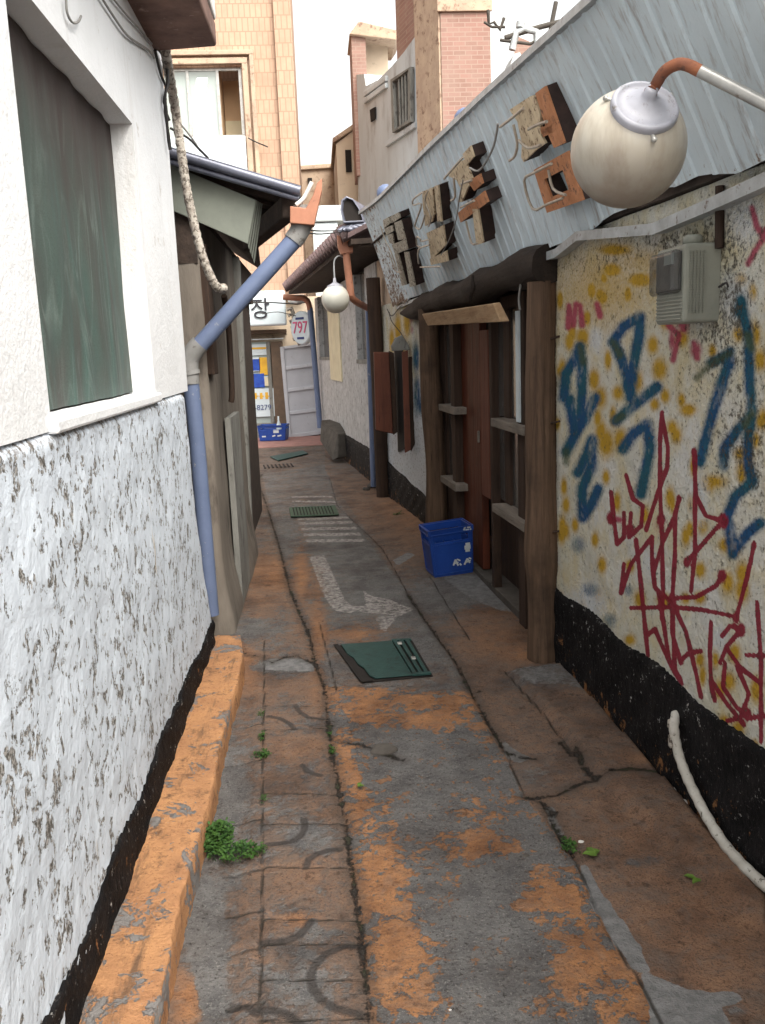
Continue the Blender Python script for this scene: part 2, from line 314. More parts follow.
    rd2=n.mt('ABSOLUTE',n.mt('SUBTRACT',n.noise(3.1,2,.4,v2,.9),.47));col=n.mix(n.mt('MULTIPLY',n.step(rd2,.0,.02,True),.25),col,(.16,.20,.185))
    col=n.mix(n.mt('MULTIPLY',n.step(n.noise(260,2),.45,.6),.35),col,(.03,.035,.032))
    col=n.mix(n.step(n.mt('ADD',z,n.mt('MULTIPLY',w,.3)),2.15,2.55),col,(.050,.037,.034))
    Mt['net']=n.out(col,n.bump(n.mt('ADD',w,n.mt('MULTIPLY',n.noise(220,2),.25)),.3,.012))
    # tan brick tile cladding: object coords, x/z
    def bricks(name,c1,c2,mo,bw,bh,ms,axis='xz',rough=.8,noisec=None):
        n=N(name,rough);t=n.nd('ShaderNodeTexBrick');s_=n.sep();cb=n.nd('ShaderNodeCombineXYZ')
        if axis=='xz': n.lk(s_[0],cb.inputs[0])
        else: n.lk(n.mt('ADD',s_[1],s_[0]),cb.inputs[0])
        n.lk(s_[2],cb.inputs[1]);n.lk(cb.outputs[0],t.inputs['Vector'])
        t.inputs['Color1'].default_value=c1+(1,);t.inputs['Color2'].default_value=c2+(1,);t.inputs['Mortar'].default_value=mo+(1,)
        t.inputs['Scale'].default_value=1;t.inputs['Brick Width'].default_value=bw;t.inputs['Row Height'].default_value=bh;t.inputs['Mortar Size'].default_value=ms
        col=n.mix(n.mt('MULTIPLY',n.step(n.noise(.9,5,.75),.42,.64),.65),t.outputs['Color'],noisec or mo)
        return n.out(col,n.bump(t.outputs['Fac'],-.4,.02))
    Mt['tan_tile']=bricks('tan_tile_cladding',(.50,.345,.25),(.46,.315,.23),(.34,.225,.16),.10,.23,.009)
    Mt['red_brick']=bricks('red_brickwork',(.32,.185,.155),(.25,.145,.12),(.33,.24,.20),.21,.075,.008)
    Mt['red_brick_side']=bricks('red_brickwork_side',(.34,.15,.11),(.27,.12,.09),(.34,.25,.20),.21,.075,.012,'yz')
    n=N('opal_globe_glass',.32,.5);s_=n.sep();
    col=n.mix(n.step(n.noise(3,6,.6),.4,.7),(.56,.53,.46),(.45,.42,.36));col=n.mix(n.mt('MULTIPLY',n.step(n.noise(1,7,.7,n.map((9,9,2))),.42,.66),.7),col,(.27,.21,.15))
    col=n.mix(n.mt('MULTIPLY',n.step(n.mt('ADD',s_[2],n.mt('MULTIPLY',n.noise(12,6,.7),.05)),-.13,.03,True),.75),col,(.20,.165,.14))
    n.p.inputs['Subsurface Weight'].default_value=.25;n.p.inputs['Subsurface Radius'].default_value=(.05,.045,.03);n.p.inputs['Subsurface Scale'].default_value=1.
    Mt['globe']=n.out(col)
    Mt['globe_small']=simple('white_opal_glass',(.66,.66,.60),(.60,.60,.54),4,.35,.02,10,spec=.5)
    def glass(name,col,al,ro=.08):
        n=N(name,ro,.5);n.lk(col,n.p.inputs['Base Color']);n.p.inputs['Alpha'].default_value=al;return n.m
    Mt['smoke']=glass('smoked_plastic',(.10,.10,.095),.45,.15)
    Mt['pane']=simple('dusty_dark_glass',(.055,.052,.050),(.095,.09,.085),3,.22,.05,20,0,(.15,.14,.13),9,(.6,.75),(1,6,.6),spec=.6)
    Mt['bright_pane']=simple('pale_window_pane',(.38,.44,.43),(.34,.40,.39),1,.12,.02,5,spec=.6)
    Mt['interior_tan']=simple('tan_interior_wall',(.70,.48,.30),(.64,.44,.27),2,.8,.05)
    Mt['interior_cream']=simple('cream_interior_wall',(.80,.72,.52),(.74,.66,.47),2,.8,.05)
    n=N('lit_tube_lamp');n.p.inputs['Emission Color'].default_value=(1,.96,.85,1);n.p.inputs['Emission Strength'].default_value=2.2;Mt['lit']=n.out((.8,.8,.75))
    n=N('leaf_green',.7,.3);oi=n.nd('ShaderNodeObjectInfo');
    Mt['leaf']=n.out(n.mix(n.step(n.noise(45,3),.4,.62),(.018,.055,.010),(.05,.115,.02)))
    Mt['leaf_light']=simple('light_green_leaf',(.11,.19,.03),(.07,.13,.02),40,.6,.2)
mk()
EXPO=.92
# ------------------------------------------------------------------ plan of the alley
RY=[-3,2.25,4.16,7.57,9.8,12.36,16.1];RX=[1.55,1.25,1.14,.90,.67,.31,.05]
def RW(y): return float(np.interp(y,RY,RX))
LX=-.64
def segd(U,V,pts,scale=1.):
    d=np.full(U.shape,1e9)
    for (a,b),(c,e) in zip(pts[:-1],pts[1:]):
        dx,dy=c-a,e-b;L=dx*dx+dy*dy+1e-12
        t=np.clip(((U-a)*dx+(V-b)*dy)/L,0,1)
        d=np.minimum(d,np.hypot(U-a-t*dx,V-b-t*dy))
    return d
def inpoly(U,V,P):
    r=np.zeros(U.shape,bool);n=len(P)
    for i in range(n):
        x1,y1=P[i];x2,y2=P[(i+1)%n]
        if y1==y2: continue
        c=((y1>V)!=(y2>V))&(U<(x2-x1)*(V-y1)/(y2-y1)+x1);r^=c
    return r
def gp(l): return [G(*p)[:2] for p in l]
def vnoise(U,V,seed=0):   # cheap smooth noise
    r=np.random.RandomState(seed);o=np.zeros(U.shape)
    for k in range(9):
        a=r.uniform(0,6.28);f=r.uniform(.6,1.6)*(1.6**(k%4));o+=np.sin(f*(U*math.cos(a)+V*math.sin(a))*3+r.uniform(0,6.28))/(1+k%4)
    return o/4.5
def gridmesh(name,X,Y,Z,mat,parent=None,base=(0,0,0),attrs=None,smooth=True,kill=None):
    r,c=X.shape;V=np.stack([X,Y,Z],-1).reshape(-1,3)-np.array(base if parent is None else parent['_b'])
    idx=np.arange(r*c).reshape(r,c);Fq=np.stack([idx[:-1,:-1],idx[:-1,1:],idx[1:,1:],idx[1:,:-1]],-1).reshape(-1,4)
    if kill is not None:
        k=kill.reshape(-1);Fq=Fq[~(k[Fq].all(1))]
    me=bpy.data.meshes.new(name);me.vertices.add(len(V));me.vertices.foreach_set('co',V.reshape(-1).astype(np.float32))
    me.loops.add(Fq.size);me.loops.foreach_set('vertex_index',Fq.reshape(-1).astype(np.int32))
    me.polygons.add(len(Fq));me.polygons.foreach_set('loop_start',(np.arange(len(Fq))*4).astype(np.int32));me.polygons.foreach_set('loop_total',np.full(len(Fq),4,np.int32))
    me.update(calc_edges=True);me.validate();me.polygons.foreach_set('use_smooth',np.full(len(me.polygons),smooth))
    for k,a in (attrs or {}).items():
        at=me.attributes.new(k,'FLOAT','POINT');at.data.foreach_set('value',np.asarray(a,dtype=np.float32).reshape(-1))
    me.materials.append(mat);o=bpy.data.objects.new(name,me);COL.objects.link(o)
    if parent is not None:o.parent=parent;o['_b']=list(parent['_b'])
    else:o.location=base;o['_b']=list(base)
    return o
# ------------------------------------------------------------------ GROUND
def ground():
    ys=[-120,-40,-10,-4,-1,0,.6,1.1];y=1.4
    while y<17.2: ys.append(y);y+=max(.0115,.0042*y)
    ys+=[17.5,19,23,30,45,70,110,200,400]
    xs=[-300,-90,-30,-10,-4,-2.2,-1.6]+list(np.linspace(-1.35,1.42,236))+[1.8,2.6,5,12,40,120,300]
    X,Y=np.meshgrid(np.array(xs),np.array(ys));P=np.stack([X,Y,0*X],-1)
    PX,PY=projn(P.reshape(-1,3));PX=PX.reshape(X.shape);PY=PY.reshape(X.shape)
    bad=(Y<1.4)
    PX=np.where(bad,400+X*300,PX);PY=np.where(bad,1100,PY)
    A=[(262,474),(258,480),(268,510),(279,545),(290,590),(311,640),(314,660),(324,685),(332,754),(344,815),(357,904),(371,1024),(385,1150)]
    C=[(330,478),(337,505),(383,549),(410,597),(438,638),(458,665),(472,692),(488,722),(507,752),(524,797),(543,802),(557,831),(575,858),(590,895),(610,936),(639,979),(662,1024),(700,1100)]
    cracks=[A,[(222,641),(232,645),(245,653),(262,656),(272,662),(285,656),(298,655),(312,662)],
            [(407,592),(420,612),(438,638),(458,665),(466,684),(472,692),(488,722),(500,742),(507,752)],
            [(524,797),(540,798),(557,795),(570,789),(581,783),(610,778),(634,776),(650,778),(667,782)],
            [(543,802),(549,812),(557,831),(566,845),(575,858)],[(548,808),(556,812),(552,824)],
            [(507,752),(521,757),(536,759)],[(575,750),(584,768),(596,781)],[(560,742),(572,756)],
            [(472,692),(480,690)],[(340,742),(360,745),(402,760)]]
    joints=[[(264,640),(264,700),(262,800),(262,900),(260,1024),(258,1100)],C,
            [(319,621),(360,619),(410,615)],[(325,688),(345,685),(420,686)],[(300,505),(355,508)],[(293,545),(340,548),(385,545)],
            [(319,621),(334,678),(336,690)],[(505,671),(540,710),(570,750)],[(300,470),(330,470)],[(430,577),(470,640)]]
    for yy,(a,b) in {706:(264,327),730:(264,331),792:(263,339),823:(262,345),865:(262,351),918:(261,361),944:(261,362),979:(260,367),1020:(260,372),1070:(259,378),672:(264,318)}.items():
        joints.append([(a,yy),(b,yy+random.uniform(-2,4))])
    for yy in (724,760,818,868,910,948,1003): joints.append([(225,yy+4),(263,yy)])
    for k in range(6):   # far left path cracks
        joints.append([(254+k*2,500+k*17),(270+k*5,497+k*17)])
    arcs=[[(520,800),(480,803),(440,820),(410,845),(396,875),(400,905),(420,935),(460,960),(520,975)],[(275,795),(310,795),(340,790),(370,775),(388,755),(397,738)],
          [(285,552),(320,550),(350,545),(372,530),(382,510),(380,490)],[(470,563),(440,565),(410,575),(392,588),(383,607)],[(275,960),(305,963),(330,970),(355,983),(378,1005)],
          [(358,210),(370,230),(390,243),(430,247)],[(290,240),(320,245),(345,258),(358,272)],[(375,360),(390,375),(420,385)],[(200,950),(240,955),(262,970)]]
    arcs=[[(150+.4052*a,620+.4052*b) for a,b in l] for l in arcs]
    def D(L,pxscale=False):
        d=np.full(X.shape,9.)
        for l in L: d=np.minimum(d,segd(X,Y,gp(l)))
        return d
    crack=D(cracks);joint=D(joints);arc=D(arcs)
    bias=np.zeros(X.shape)+.06;dull=np.ones(X.shape)
    cen=inpoly(PX,PY,[(324,685),(332,754),(344,815),(357,904),(371,1024),(395,1300),(900,1300),(662,1024),(610,936),(575,858),(524,797),(472,692)])
    bias=np.where(cen,-.045,bias);dull=np.where(cen,.05,dull)
    mid=inpoly(PX,PY,[(262,474),(290,590),(324,685),(472,692),(410,597),(337,500),(325,465)])
    bias=np.where(mid,-.035,bias);dull=np.where(mid,.9,dull)
    right=(PX>np.interp(PY,[470,597,692,797,858,936,1024],[325,410,472,524,575,610,662]))&~cen
    bias=np.where(right,.13,bias);dull=np.where(right,.93,dull)
    left=(PX<np.interp(PY,[474,590,685,815,904,1024],[258,290,324,344,357,371]))
    bias=np.where(left,.045,bias);dull=np.where(left,.8,dull)
    S=[ # px,py,rx,ry,bias,dull
     (355,705,40,18,.10,0),(440,712,70,26,.11,0),(350,790,18,40,.10,0),(385,900,38,70,.13,0),(400,985,45,50,.10,0),(500,815,38,36,.06,0),(482,850,40,14,.09,0),
     (555,900,34,22,.13,0),(580,960,30,50,.11,0),(620,1010,30,30,.10,0),(430,745,45,12,-.07,0),(440,780,50,25,-.06,0),(505,905,45,60,-.06,0),(460,960,28,60,-.05,0),(395,735,18,10,-.06,0),
     (225,790,22,60,-.30,0),(205,940,18,60,-.32,0),(187,1000,14,26,.45,-.8),(210,985,18,45,-.2,0),
     (305,870,40,16,.12,0),(305,750,40,18,.08,-.1),(310,835,32,18,-.14,.1),(320,930,38,12,-.10,0),(310,990,45,34,-.12,0),(300,920,18,8,.12,-.6),(330,715,22,14,-.08,0),(240,740,16,50,.05,0),
     (280,665,40,6,-.3,0),(255,630,30,12,-.20,0),(275,575,30,20,.10,-.45),(262,610,22,30,.05,0),(235,652,14,9,.2,-.8),(270,690,50,8,.1,0),(245,670,20,14,.12,-.4),
     (318,640,8,60,.20,-.5),(355,634,32,10,.16,-.6),(302,570,8,45,.16,-.45),(440,640,30,18,-.12,0),
     (475,592,55,18,-.28,0),(440,600,30,20,-.2,0),(430,515,46,28,.16,-.45),(410,498,30,18,.12,-.3),(500,640,44,18,.12,-.35),(525,655,18,8,.16,-.5),(490,612,30,8,.1,-.2),
     (540,680,46,12,-.20,0),(590,720,55,30,.02,0),(640,765,30,12,.12,-.3),(530,775,26,14,-.14,0),(700,880,90,80,.06,-.18),(620,830,40,30,.05,-.15),(650,930,50,30,.04,-.1),(690,1000,50,30,.06,-.2),(740,950,60,60,.05,-.15),(640,862,18,5,-.2,0),(735,1010,12,6,-.3,0),
     (345,465,30,14,-.12,0),(300,492,40,12,.03,.1),(340,540,60,20,-.10,.1),(370,590,40,30,-.10,.1)]
    for a,b,rx,ry,v,du in S:
        w=np.exp(-((PX-a)/rx)**2-((PY-b)/ry)**2);bias+=v*w;dull+=du*w
    # cement repairs
    cem=np.zeros(X.shape)
    for P_,v in (([(577,862),(586,866),(600,890),(640,945),(653,974),(632,968),(612,938),(592,905)],1),([(640,975),(655,976),(690,990),(738,992),(744,1000),(720,1008),(735,1030),(690,1110),(655,1080),(650,1010)],1),
                 ([(505,671),(530,664),(560,668),(600,700),(560,690),(530,690)],.5),([(540,803),(556,806),(562,826),(572,850),(562,845),(550,828)],.6),([(262,658),(300,657),(314,664),(316,672),(264,670)],.7),
                 ([(392,560),(408,553),(416,556),(398,566)],.9),([(395,484),(412,478),(414,487),(398,492)],1.),([(500,736),(520,752),(534,758),(518,764),(505,756)],.8),([(440,578),(470,575),(520,590),(528,615),(500,612),(470,600)],.55)):
        cem=np.maximum(cem,v*inpoly(PX,PY,P_))
    # soften the repair masks
    for _ in range(2): cem[1:-1,1:-1]=(cem[1:-1,1:-1]*2+cem[:-2,1:-1]+cem[2:,1:-1]+cem[1:-1,:-2]+cem[1:-1,2:])/6
    # old white paint: bent arrow and stripes
    W=[[(309,556),(324,555),(332,572),(343,596),(345,600),(352,606),(378,605),(392,603),(415,608),(405,612),(380,613),(366,606),(350,613),(335,610),(325,598),(317,578)],
       [(363,590),(372,596),(392,600),(413,610),(400,615),(372,613),(358,612),(366,603)],[(375,617),(398,615),(385,632),(381,628)]]
    for k,yy in enumerate((517,522,528,534,540)): W.append([(296+k*2.4,yy),(348+k*4,yy-1),(349+k*4,yy+1.6),(297+k*2.4,yy+2.6)])
    for k,yy in enumerate((496,501)): W.append([(291+k,yy),(332+k*3,yy),(333+k*3,yy+1.6),(292+k,yy+1.6)])
    wd=np.full(X.shape,9.)
    for w in W:
        g=gp(w);d=segd(X,Y,g+[g[0]]);d=np.where(inpoly(X,Y,g),-d,d);wd=np.minimum(wd,d)
    # relief
    Z=.006*vnoise(X,Y,1)+.003*vnoise(X*5,Y*5,2)
    near=(Y>.5)&(Y<17.2);Z*=near
    Z-=.009*np.exp(-(crack/.012)**2)*(.6+.6*vnoise(X*4,Y*4,8))+.005*np.exp(-(joint/.010)**2)
    slab=inpoly(PX,PY,[(505,671),(560,664),(765,900),(765,940),(690,868),(610,800),(575,752)])
    Z+=.0*slab
    rs=np.clip(segd(X,Y,gp([(505,671),(570,750),(610,800),(690,868),(765,940)]))/.05,0,1)*np.clip(segd(X,Y,gp([(505,671),(560,664),(600,662)]))/.05,0,1);Z+=np.where(slab,.028*rs,0)
    d_r=np.clip((X-np.interp(Y,RY,RX)+.55)/.55,0,1);Z+=.05*d_r**1.5*np.exp(-((Y-7.6)/1.5)**2)
    tl=np.interp(Y,[1.5,4.3,4.6],[1,1,0])*np.clip((-.262-.055*np.maximum(0,Y-2)-X)/.04,0,1)*(X>-.9);Z-=.012*tl
        # pit under the drain cover
    o=gridmesh('ground',X,Y,Z,Mt['ground'],None,(0,0,0),dict(bias=bias,dull=np.clip(dull,0,1),crack=crack,joint=joint,arc=arc,white=wd,cement=cem))
    tag(o,'worn alley floor of patched concrete, old paving tiles and peeling orange paint',None,None,'structure')
ground()
# far red pavement
g=MB();g.hexa([(-6,14.9,-.02),(2.5,15.3,-.02),(2.5,16.9,-.02),(-6,16.9,-.02)],[(-6,14.9,.018),(2.5,15.3,.018),(2.5,16.9,.018),(-6,16.9,.018)])
tag(g.build('pavement',Mt['pavement'],base=(0,15.9,0),bevel=.006),'strip of reddish paving in front of the shop',None,None,'structure')
# orange ledge along the left wall
def ledge():
    ys=np.concatenate([np.linspace(-1,1.4,12),np.linspace(1.42,4.62,230)])
    prof=[(-.70,.095),(-.62,.105),(-.56,.104),(-.50,.103),(-.462,.103),(-.449,.102),(-.4455,.098),(-.4455,.04),(-.444,-.03)]
    X=np.zeros((len(ys),len(prof)));Y=X.copy();Z=X.copy()
    for i,y in enumerate(ys):
        wob=.004*math.sin(y*5)+.002*math.sin(y*13+1)+.002*math.sin(y*41)+random.uniform(-.002,.002)
        taper=max(0,(y-4.2))*.10
        for j,(x,z) in enumerate(prof):
            X[i,j]=x-(.010 if j>2 else 0)+(wob-taper+random.uniform(-.001,.001) if j>2 else 0);Y[i,j]=y;Z[i,j]=z*(1-.25*max(0,y-4.1))+(.003*math.sin(y*7+j)+random.uniform(-.0012,.0012) if 0<j<7 else 0)
    X=np.vstack([X,X[-1:]]);Y=np.vstack([Y,Y[-1:]+.01]);Z=np.vstack([Z,np.full((1,len(prof)),-.03)])
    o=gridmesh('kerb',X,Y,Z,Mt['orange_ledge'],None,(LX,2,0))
    tag(o,'orange painted concrete ledge along the foot of the white wall',None,None,'structure')
ledge()
# ------------------------------------------------------------------ LEFT WHITE HOUSE
base=(-.8,2.5,0)
H1=thing('white_house','white plastered house on the left with rough lower wall and net-covered window','house',base)
wy0,wy1=2.12,3.47;wz0,wz1=1.463,2.455
a_=G(75,1024,.1);
yc=Wl(178,265,(LX,0),(LX,5))[1]
U=MB()  # upper wall with opening
def wallbox(y0,y1,z0,z1,m=U): m.box((LX-.25,y0,z0),(LX,y1,z1))
wallbox(-1.5,wy0,1.44,3.6);wallbox(wy1,yc,1.44,3.6);wallbox(wy0,wy1,wz1,3.6);
U.build('upper_wall',Mt['white_plaster'],H1)
# reveal lining (sloping soffit) of window: thin plaster faces
b=MB();b.box((-3.0,-1.5,0),(LX-.26,yc-.02,3.6));b.build('inner_wall',Mt['white_plaster'],H1)
# rough lower wall
def lower():
    yt_=Wl(186,390,(LX+.022,0),(LX+.022,5))[1];yb_=Wl(212,598,(LX+.022,0),(LX+.022,5))[1];print('ends',yt_,yb_)
    ys=np.concatenate([np.linspace(-1.5,1.2,20),np.linspace(1.22,yt_,320)]);zs=np.linspace(0,1.452,120)
    Yg,Zg=np.meshgrid(ys,zs)
    X=LX+.008+.006*vnoise(Yg*3,Zg*3,5)+.002*vnoise(Yg*14,Zg*14,6)-.03*np.clip((Zg-1.42)/.03,0,1)
    X+=.02*np.exp(-((Yg-4.4)/.12)**2)*np.exp(-(Zg/.35)**2)
    Yg=Yg+np.where(Yg>3.6,(yb_-yt_+.03)*np.exp(-(Zg/.75)**2)*(Yg-3.6)/(yt_-3.6),0)
    Yg=np.hstack([Yg,Yg[:,-1:]]);Zg=np.hstack([Zg,Zg[:,-1:]]);X=np.hstack([X,np.full((len(zs),1),LX-.3)])
    # closing top lip
    return gridmesh('lower_wall',X[:, :],Yg,Zg,Mt['rough_plaster'],H1)
lower()
def band(name,ys,x_of,z_of,parent,jit=.004,nz=14,sw=.012):
    X=[];Y=[];Z=[]
    for y in ys:
        zt=z_of(y)+random.uniform(-jit,jit)+sw*math.sin(y*9)
        X.append([x_of(y)+.004*math.sin(y*23+k) +random.uniform(-.0015,.0015) for k in range(nz)]+[x_of(y)+(.03 if x_of(y)>0 else -.03)]);Y.append([y]*(nz+1));Z.append([zt*k/(nz-1) for k in range(nz)]+[zt])
    return gridmesh(name,np.array(X),np.array(Y),np.array(Z),Mt['black_base'],parent)
band('base_band',np.linspace(-1,Wl(212,598,(LX+.022,0),(LX+.022,5))[1]+.05,330),lambda y:LX+.016,lambda y:.255 if y<3.6 else .255-.05*(y-3.6),H1,.008)
# window
W=thing('_w','','',base) if False else None
fr=MB()
fr.ring([(LX-.10,wy0-.01,wz0-.01),(LX-.10,wy1+.01,wz0-.01),(LX-.10,wy1+.01,wz1+.01),(LX-.10,wy0-.01,wz1+.01)],[(LX-.10,wy0+.03,wz0+.02),(LX-.10,wy1-.03,wz0+.02),(LX-.10,wy1-.03,wz1-.05),(LX-.10,wy0+.03,wz1-.05)],(-.03,0,0))
win=fr.build('window',Mt['dark_wood'],H1)
ys=np.linspace(wy0+.005,wy1-.005,150);zs=np.linspace(wz0+.012,wz1-.004,70);Yg,Zg=np.meshgrid(ys,zs)
fx=.004*np.sin(Yg*13+2.2*np.sin(Zg*3))+.003*np.sin(Yg*31+Zg*5)+.009*vnoise(Yg*3,Zg*1.2,9)
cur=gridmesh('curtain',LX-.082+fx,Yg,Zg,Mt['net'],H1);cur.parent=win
m=MB();m.box((LX-.2,wy0-.02,wz0-.03),(LX+.022,wy1+.03,wz0+.006));s_=m.build('sill',Mt['white_plaster'],H1,bevel=.008);s_.parent=win
for o in (cur,s_): pass
# balcony slab overhead
ec=Yp(217,47,4.1);zt=ec[2];P=[(LX-.05,.8,zt),(ec[0]-.05,.8,zt),(ec[0],4.1,zt),(LX-.05,4.16,zt)]
m=MB();m.prism(P,(0,0,.10));sl=m.build('eave_slab',Mt['brown_slab'],H1,bevel=.012)
m=MB();m.box((ec[0]-.13,.8,zt+.10),(ec[0]+.005,4.09,zt+.42));f_=m.build('fascia',Mt['white_slab'],H1,bevel=.01);f_.parent=sl
m=MB();m.box((LX-.02,.8,zt+.10),(ec[0]-.13,4.08,zt+.14));m.build('slab_top',Mt['brown_slab'],H1)
m=MB();m.box((-3.0,-1.5,3.6),(LX+.05,yc+.02,3.72));m.build('roof',Mt['brown_slab'],H1,bevel=.01)
# ------------------------------------------------------------------ wires and tubes at the left corner
def wire(name,pts,r,mat,label,cat='cable',group=None,n=6,**k):
    m=MB();P=smoothp(pts,k.get('sub',4));m.tube(P,r,n,wob=k.get('wob',0.));o=m.build(name,Mt[mat],base=P[0]);tag(o,label,cat,group);return o
def smoothp(P,sub=4):
    P=[Vector(p) for p in P];o=[]
    for i in range(len(P)-1):
        p0=P[max(i-1,0)];p1=P[i];p2=P[i+1];p3=P[min(i+2,len(P)-1)]
        for k in range(sub):
            t=k/sub;o.append(.5*((2*p1)+(-p0+p2)*t+(2*p0-5*p1+4*p2-p3)*t*t+(-p0+3*p1-3*p2+p3)*t**3))
    o.append(P[-1]);return [tuple(p) for p in o]
pts=[Yp(x,y,Y) for x,y,Y in ((165,50,4.15),(169,72,4.35),(175,108,4.6),(181,150,4.62),(186,185,4.62),(192,215,4.62),(200,248,4.62),(209,273,4.64),(217,287,4.68),(224,288,4.74))]
P=smoothp(pts,12);m=MB();m.tube(P,[.0225+.0018*math.sin(i*2.1)+random.uniform(-.001,.001) for i in range(len(P))],12,wob=.03)
tag(m.build('wrapped_tube',Mt['wrap'],base=P[0]),'dirty whitish wrapped tube hanging down the corner of the white house','tube')
a=(LX+.012,0);b=(LX+.012,5)
def LW(x,y,off=.012): return Wl(x,y,(LX+off,0),(LX+off,5))
wire('wall_cable',[LW(100,-5),LW(112,14),LW(128,36),LW(148,50),LW(154,58)],.0045,'grey_wire','thin grey cable curving over the white wall above the net window','cable','cables on the white house')
wire('wall_cable',[LW(108,-8),LW(124,12),LW(142,32),LW(152,44)],.0035,'grey_wire','second thin cable curving just inside the first, above the net window','cable','cables on the white house')
wire('wall_cable',[Yp(143,-6,3.9),Yp(146,20,4.0),Yp(149,42,4.1),Yp(153,62,4.3),Yp(160,80,4.5),Yp(166,100,4.58)],.007,'chrome','pale tube running down beside the brown slab to the house corner','cable','cables on the white house')
wire('wall_cable',[LW(155,50),LW(160,72),LW(166,88),LW(164,102),LW(169,120)],.006,'black_wire','dark frayed cable hanging at the top corner of the white house','cable','cables on the white house',wob=.3)
wire('wall_cable',[LW(157,46),LW(165,60,.02),LW(168,80,.03),LW(165,100,.02),LW(170,150,.02)],.008,'black_wire','thick dark cable bunched behind the wrapped tube','cable','cables on the white house',wob=.3)
wire('hook_wire',[LW(66,-3),LW(67,12),LW(72,22),LW(78,22),LW(81,16)],.0035,'grey_wire','small bent wire hook hanging high on the white wall','wire')
wire('roof_cable',[Yp(170,128,4.7),Yp(188,138,4.75),Yp(200,150,4.8),Yp(208,158,4.9)],.006,'black_wire','dark cable lying over the dark metal roof edge','cable')
wire('roof_cable',[Yp(174,118,4.7),Yp(184,128,4.75),Yp(194,141,4.8),Yp(200,151,4.85)],.005,'grey_wire','short grey cable end sticking up beside the wrapped tube','cable')
# ------------------------------------------------------------------ LEFT SECOND HOUSE
H2=thing('brown_house','low grey-brown house behind the white one, with dark metal edged roof and board gable','house',(-1.2,6,0))
wall=MB();w0=G(232,640)[:2];w1=(-.575,6.93)
X=[];
ys=np.linspace(4.9,6.93,30);zs=np.linspace(0,2.35,40);Yg,Zg=np.meshgrid(ys,zs)
Xg=-.612+.0*(Yg-4.9)/2+.05*np.exp(-(Zg/.25)**2)+.006*vnoise(Yg*3,Zg*3,12)
Xg=np.hstack([np.full((len(zs),1),-1.4),Xg[:, :1]-.03,Xg]);Yg=np.hstack([Yg[:,:1]+.05,Yg[:,:1]-.0,Yg+.02]);Zg=np.hstack([Zg[:,:1]]*2+[Zg])
gridmesh('wall',Xg,Yg,Zg,Mt['brown_plaster'],H2)
m=MB();m.box((-3,5.0,0),(-.66,9.0,2.4));m.build('inner_wall',Mt['soffit'],H2)  # dark colour puts the shade of the gap onto this wall
# dark recessed upper boards
m=MB();
for (x0,x1,yt,yb) in ((206,210,262,372),):
    p=[Wl(x0,yt,(-.59,0),(-.57,9)),Wl(x1,yt,(-.59,0),(-.57,9))]
    m.box((-.62,p[0][1],1.5),(-.575,p[1][1],2.2))
m.build('corner_batten',Mt['dark_wood'],H2,bevel=.006)
m=MB();ya=Wl(233,450,(-.56,0),(-.56,9))[1];yb=Wl(242,450,(-.56,0),(-.56,9))[1]
m.box((-.60,ya,0.02),(-.562,yb,1.22));m.build('white_board',Mt['pillar'],H2,bevel=.004)
# pillar
m=MB();m.tube([(-.595,7.02,0),(-.60,7.02,.15),(-.615,7.02,.6),(-.62,7.03,1.4),(-.63,7.03,2.3)],[.105,.09,.085,.085,.085],14)
xt=Yp(243,330,6.95);xb_=Yp(254,556,6.95);dx=(xt[0]-xb_[0])/xt[2]
m2=MB();m2.hexa([(-.74,6.95,0),(xb_[0],6.95,0),(xb_[0]-.01,7.14,0),(-.74,7.14,0)],[(-.80,6.95,2.35),(xb_[0]+dx*2.35,6.95,2.35),(xb_[0]+dx*2.35-.01,7.14,2.35),(-.80,7.14,2.35)]);m2.build('pillar',Mt['pillar'],H2,bevel=.025,seg=3)
# roof
zA=Yp(180,155,4.78)[2];zB=Yp(300,192,4.78)[2];xB=Yp(300,192,4.78)[0]
lo=[(-.9,4.78,zA+.06),(xB,4.78,zB),(-.38,6.3,zB),(-.52,9.,zB),(-.9,9.,zA+.06)]
m=MB();m.prism(lo,(0,0,.035));rf=m.build('roof',Mt['soffit'],H2)
m=MB()
for k in range(14):
    y=4.95+k*.24;xe=float(np.interp(y,[4.78,6.3,9],[xB,-.38,-.52]))-.02;t=(xe+.9)/(xB+.9);z=zA+.06+(zB-zA-.06)*t
    m.hexa([(-.88,y,zA+.0),(xe,y,z-.05),(xe,y+.05,z-.05),(-.88,y+.05,zA+.0)],[(-.88,y,zA+.055),(xe,y,z-.002),(xe,y+.05,z-.002),(-.88,y+.05,zA+.055)])
r_=m.build('rafter',Mt['soffit'],H2);r_.parent=rf;r_['kind']='stuff'
m=MB();p0=Yp(183,156,4.76);p1=Yp(300,191,4.76)
m.tube([(p0[0]-.1,4.76,p0[2]+.03),p0,p1],.026,12);m.tube([(p0[0]-.1,4.78,p0[2]-.012),(p0[0],4.78,p0[2]-.042),(p1[0]-.01,4.78,p1[2]-.035)],.016,8)
m.hexa([(p0[0]-.1,4.74,p0[2]+.045),(p1[0],4.74,p1[2]+.010),(p1[0],5.3,p1[2]+.04),(p0[0]-.1,5.3,p0[2]+.075)],[(p0[0]-.1,4.74,p0[2]+.055),(p1[0],4.74,p1[2]+.022),(p1[0],5.3,p1[2]+.052),(p0[0]-.1,5.3,p0[2]+.087)])
e_=m.build('metal_edge',Mt['blue_metal'],H2);e_.parent=rf
